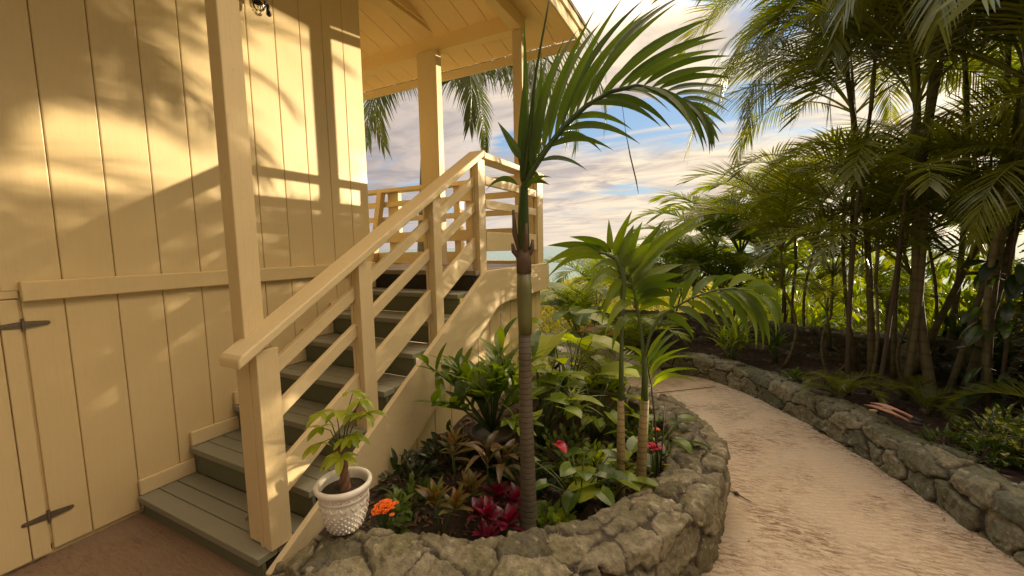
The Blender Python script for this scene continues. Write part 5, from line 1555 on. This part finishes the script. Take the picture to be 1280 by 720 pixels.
# cloud layer projected on a plane overhead
zz = N(nt, 'ShaderNodeMath', operation='ADD'); nt.links.new(sep.outputs[2], zz.inputs[0]); zz.inputs[1].default_value = .10
zm = N(nt, 'ShaderNodeMath', operation='MAXIMUM'); nt.links.new(zz.outputs[0], zm.inputs[0]); zm.inputs[1].default_value = .02
dx = N(nt, 'ShaderNodeMath', operation='DIVIDE'); nt.links.new(sep.outputs[0], dx.inputs[0]); nt.links.new(zm.outputs[0], dx.inputs[1])
dy = N(nt, 'ShaderNodeMath', operation='DIVIDE'); nt.links.new(sep.outputs[1], dy.inputs[0]); nt.links.new(zm.outputs[0], dy.inputs[1])
cb_ = nt.nodes.new('ShaderNodeCombineXYZ'); nt.links.new(dx.outputs[0], cb_.inputs[0]); nt.links.new(dy.outputs[0], cb_.inputs[1])
mp = nt.nodes.new('ShaderNodeMapping'); nt.links.new(cb_.outputs[0], mp.inputs[0]); mp.inputs['Rotation'].default_value = (0, 0, R(-27)); mp.inputs['Scale'].default_value = (.55, 1.0, 1)
mp.inputs['Location'].default_value = CLOUD_OFF
n1 = tex_noise(nt, 1.15, 9, .58, .5, mp.outputs[0])
cover = ramp(nt, [(.385, 0), (.45, .8), (.52, 1)], n1.outputs[0])
n2 = tex_noise(nt, 2.3, 9, .62, .7, mp.outputs[0])
# warm near the sun, mauve away from it
sd = Vector((math.sin(R(SUN_AZ)), math.cos(R(SUN_AZ)), .12)).normalized()
dt = N(nt, 'ShaderNodeVectorMath', operation='DOT_PRODUCT'); nt.links.new(tc.outputs['Generated'], dt.inputs[0]); dt.inputs[1].default_value = sd
warm = ramp(nt, [(.0, (.40, .33, .32)), (.35, (.74, .62, .52)), (.62, (.92, .76, .55)), (.85, (.98, .84, .62)), (1.0, (1.5, 1.25, .88))], dt.outputs['Value'])
cool = ramp(nt, [(.0, (.29, .26, .28)), (.35, (.47, .42, .39)), (.62, (.50, .42, .40)), (.85, (.75, .60, .44)), (1.0, (1.3, 1.0, .68))], dt.outputs['Value'])
shade = ramp(nt, [(.40, 0), (.58, 1)], n2.outputs[0])
cl = mixc(nt, cool.outputs[0], warm.outputs[0], shade.outputs[0])
sc_ = N(nt, 'ShaderNodeVectorMath', operation='SCALE'); nt.links.new(sky.outputs[0], sc_.inputs[0]); sc_.inputs['Scale'].default_value = SKY_STR
blue = mixc(nt, sc_.outputs[0], BLUE_ADD, 1.0, 'ADD')
mix = mixc(nt, blue, cl, cover.outputs[0])
# clear band low at the horizon stays hazy
hz = ramp(nt, [(.0, .8), (.05, .4), (.12, 0)], sep.outputs[2])
mix = mixc(nt, mix, warm.outputs[0], hz.outputs[0])
# sky gain: unseen overhead part raised as added fill, behind the camera dimmed
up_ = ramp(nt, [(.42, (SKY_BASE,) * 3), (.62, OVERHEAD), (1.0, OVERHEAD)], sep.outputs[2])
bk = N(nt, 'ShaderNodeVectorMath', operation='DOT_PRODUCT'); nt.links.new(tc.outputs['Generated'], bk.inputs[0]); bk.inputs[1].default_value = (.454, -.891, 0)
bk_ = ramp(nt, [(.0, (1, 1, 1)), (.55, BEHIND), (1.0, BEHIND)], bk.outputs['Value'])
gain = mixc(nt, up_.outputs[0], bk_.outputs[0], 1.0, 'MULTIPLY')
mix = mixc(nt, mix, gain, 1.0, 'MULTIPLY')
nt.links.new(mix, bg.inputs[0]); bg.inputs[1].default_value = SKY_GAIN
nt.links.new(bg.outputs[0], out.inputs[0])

sl = bpy.data.lights.new('sun', 'SUN'); sl.energy = SUN_STR; sl.angle = R(.6); sl.color = (1.0, .79, .52)
so_ = bpy.data.objects.new('sun', sl); COL.objects.link(so_)
sdir = Vector((math.sin(R(SUN_AZ)) * math.cos(R(SUN_EL)), math.cos(R(SUN_AZ)) * math.cos(R(SUN_EL)), math.sin(R(SUN_EL))))
so_.rotation_euler = (-sdir).to_track_quat('-Z', 'Y').to_euler(); so_.location = sdir * 30

cam = bpy.data.cameras.new('camera'); co_ = bpy.data.objects.new('camera', cam); COL.objects.link(co_)
p_, y_, r_ = R(5.6745), R(26.978), R(-1.00875)
fwd = Vector((-math.sin(y_) * math.cos(p_), math.cos(y_) * math.cos(p_), -math.sin(p_)))
right = Vector((math.cos(y_), math.sin(y_), 0)); up = right.cross(fwd)
r2 = right * math.cos(r_) + up * math.sin(r_); u2 = -right * math.sin(r_) + up * math.cos(r_)
co_.matrix_world = Matrix(((r2.x, u2.x, -fwd.x, 0), (r2.y, u2.y, -fwd.y, 0), (r2.z, u2.z, -fwd.z, 1.5), (0, 0, 0, 1)))
cam.sensor_width = 36; cam.lens = 517.2 / 1280 * 36; cam.clip_start = .02; cam.clip_end = 80000
SC.camera = co_
vs = SC.view_settings; vs.view_transform = 'Standard'; vs.look = 'None'; vs.gamma = 1; vs.use_curve_mapping = False; vs.exposure = EXPO
SC.cycles.max_bounces = 8; SC.cycles.transparent_max_bounces = 8; SC.cycles.transmission_bounces = 4
SC.cycles.use_denoising = True
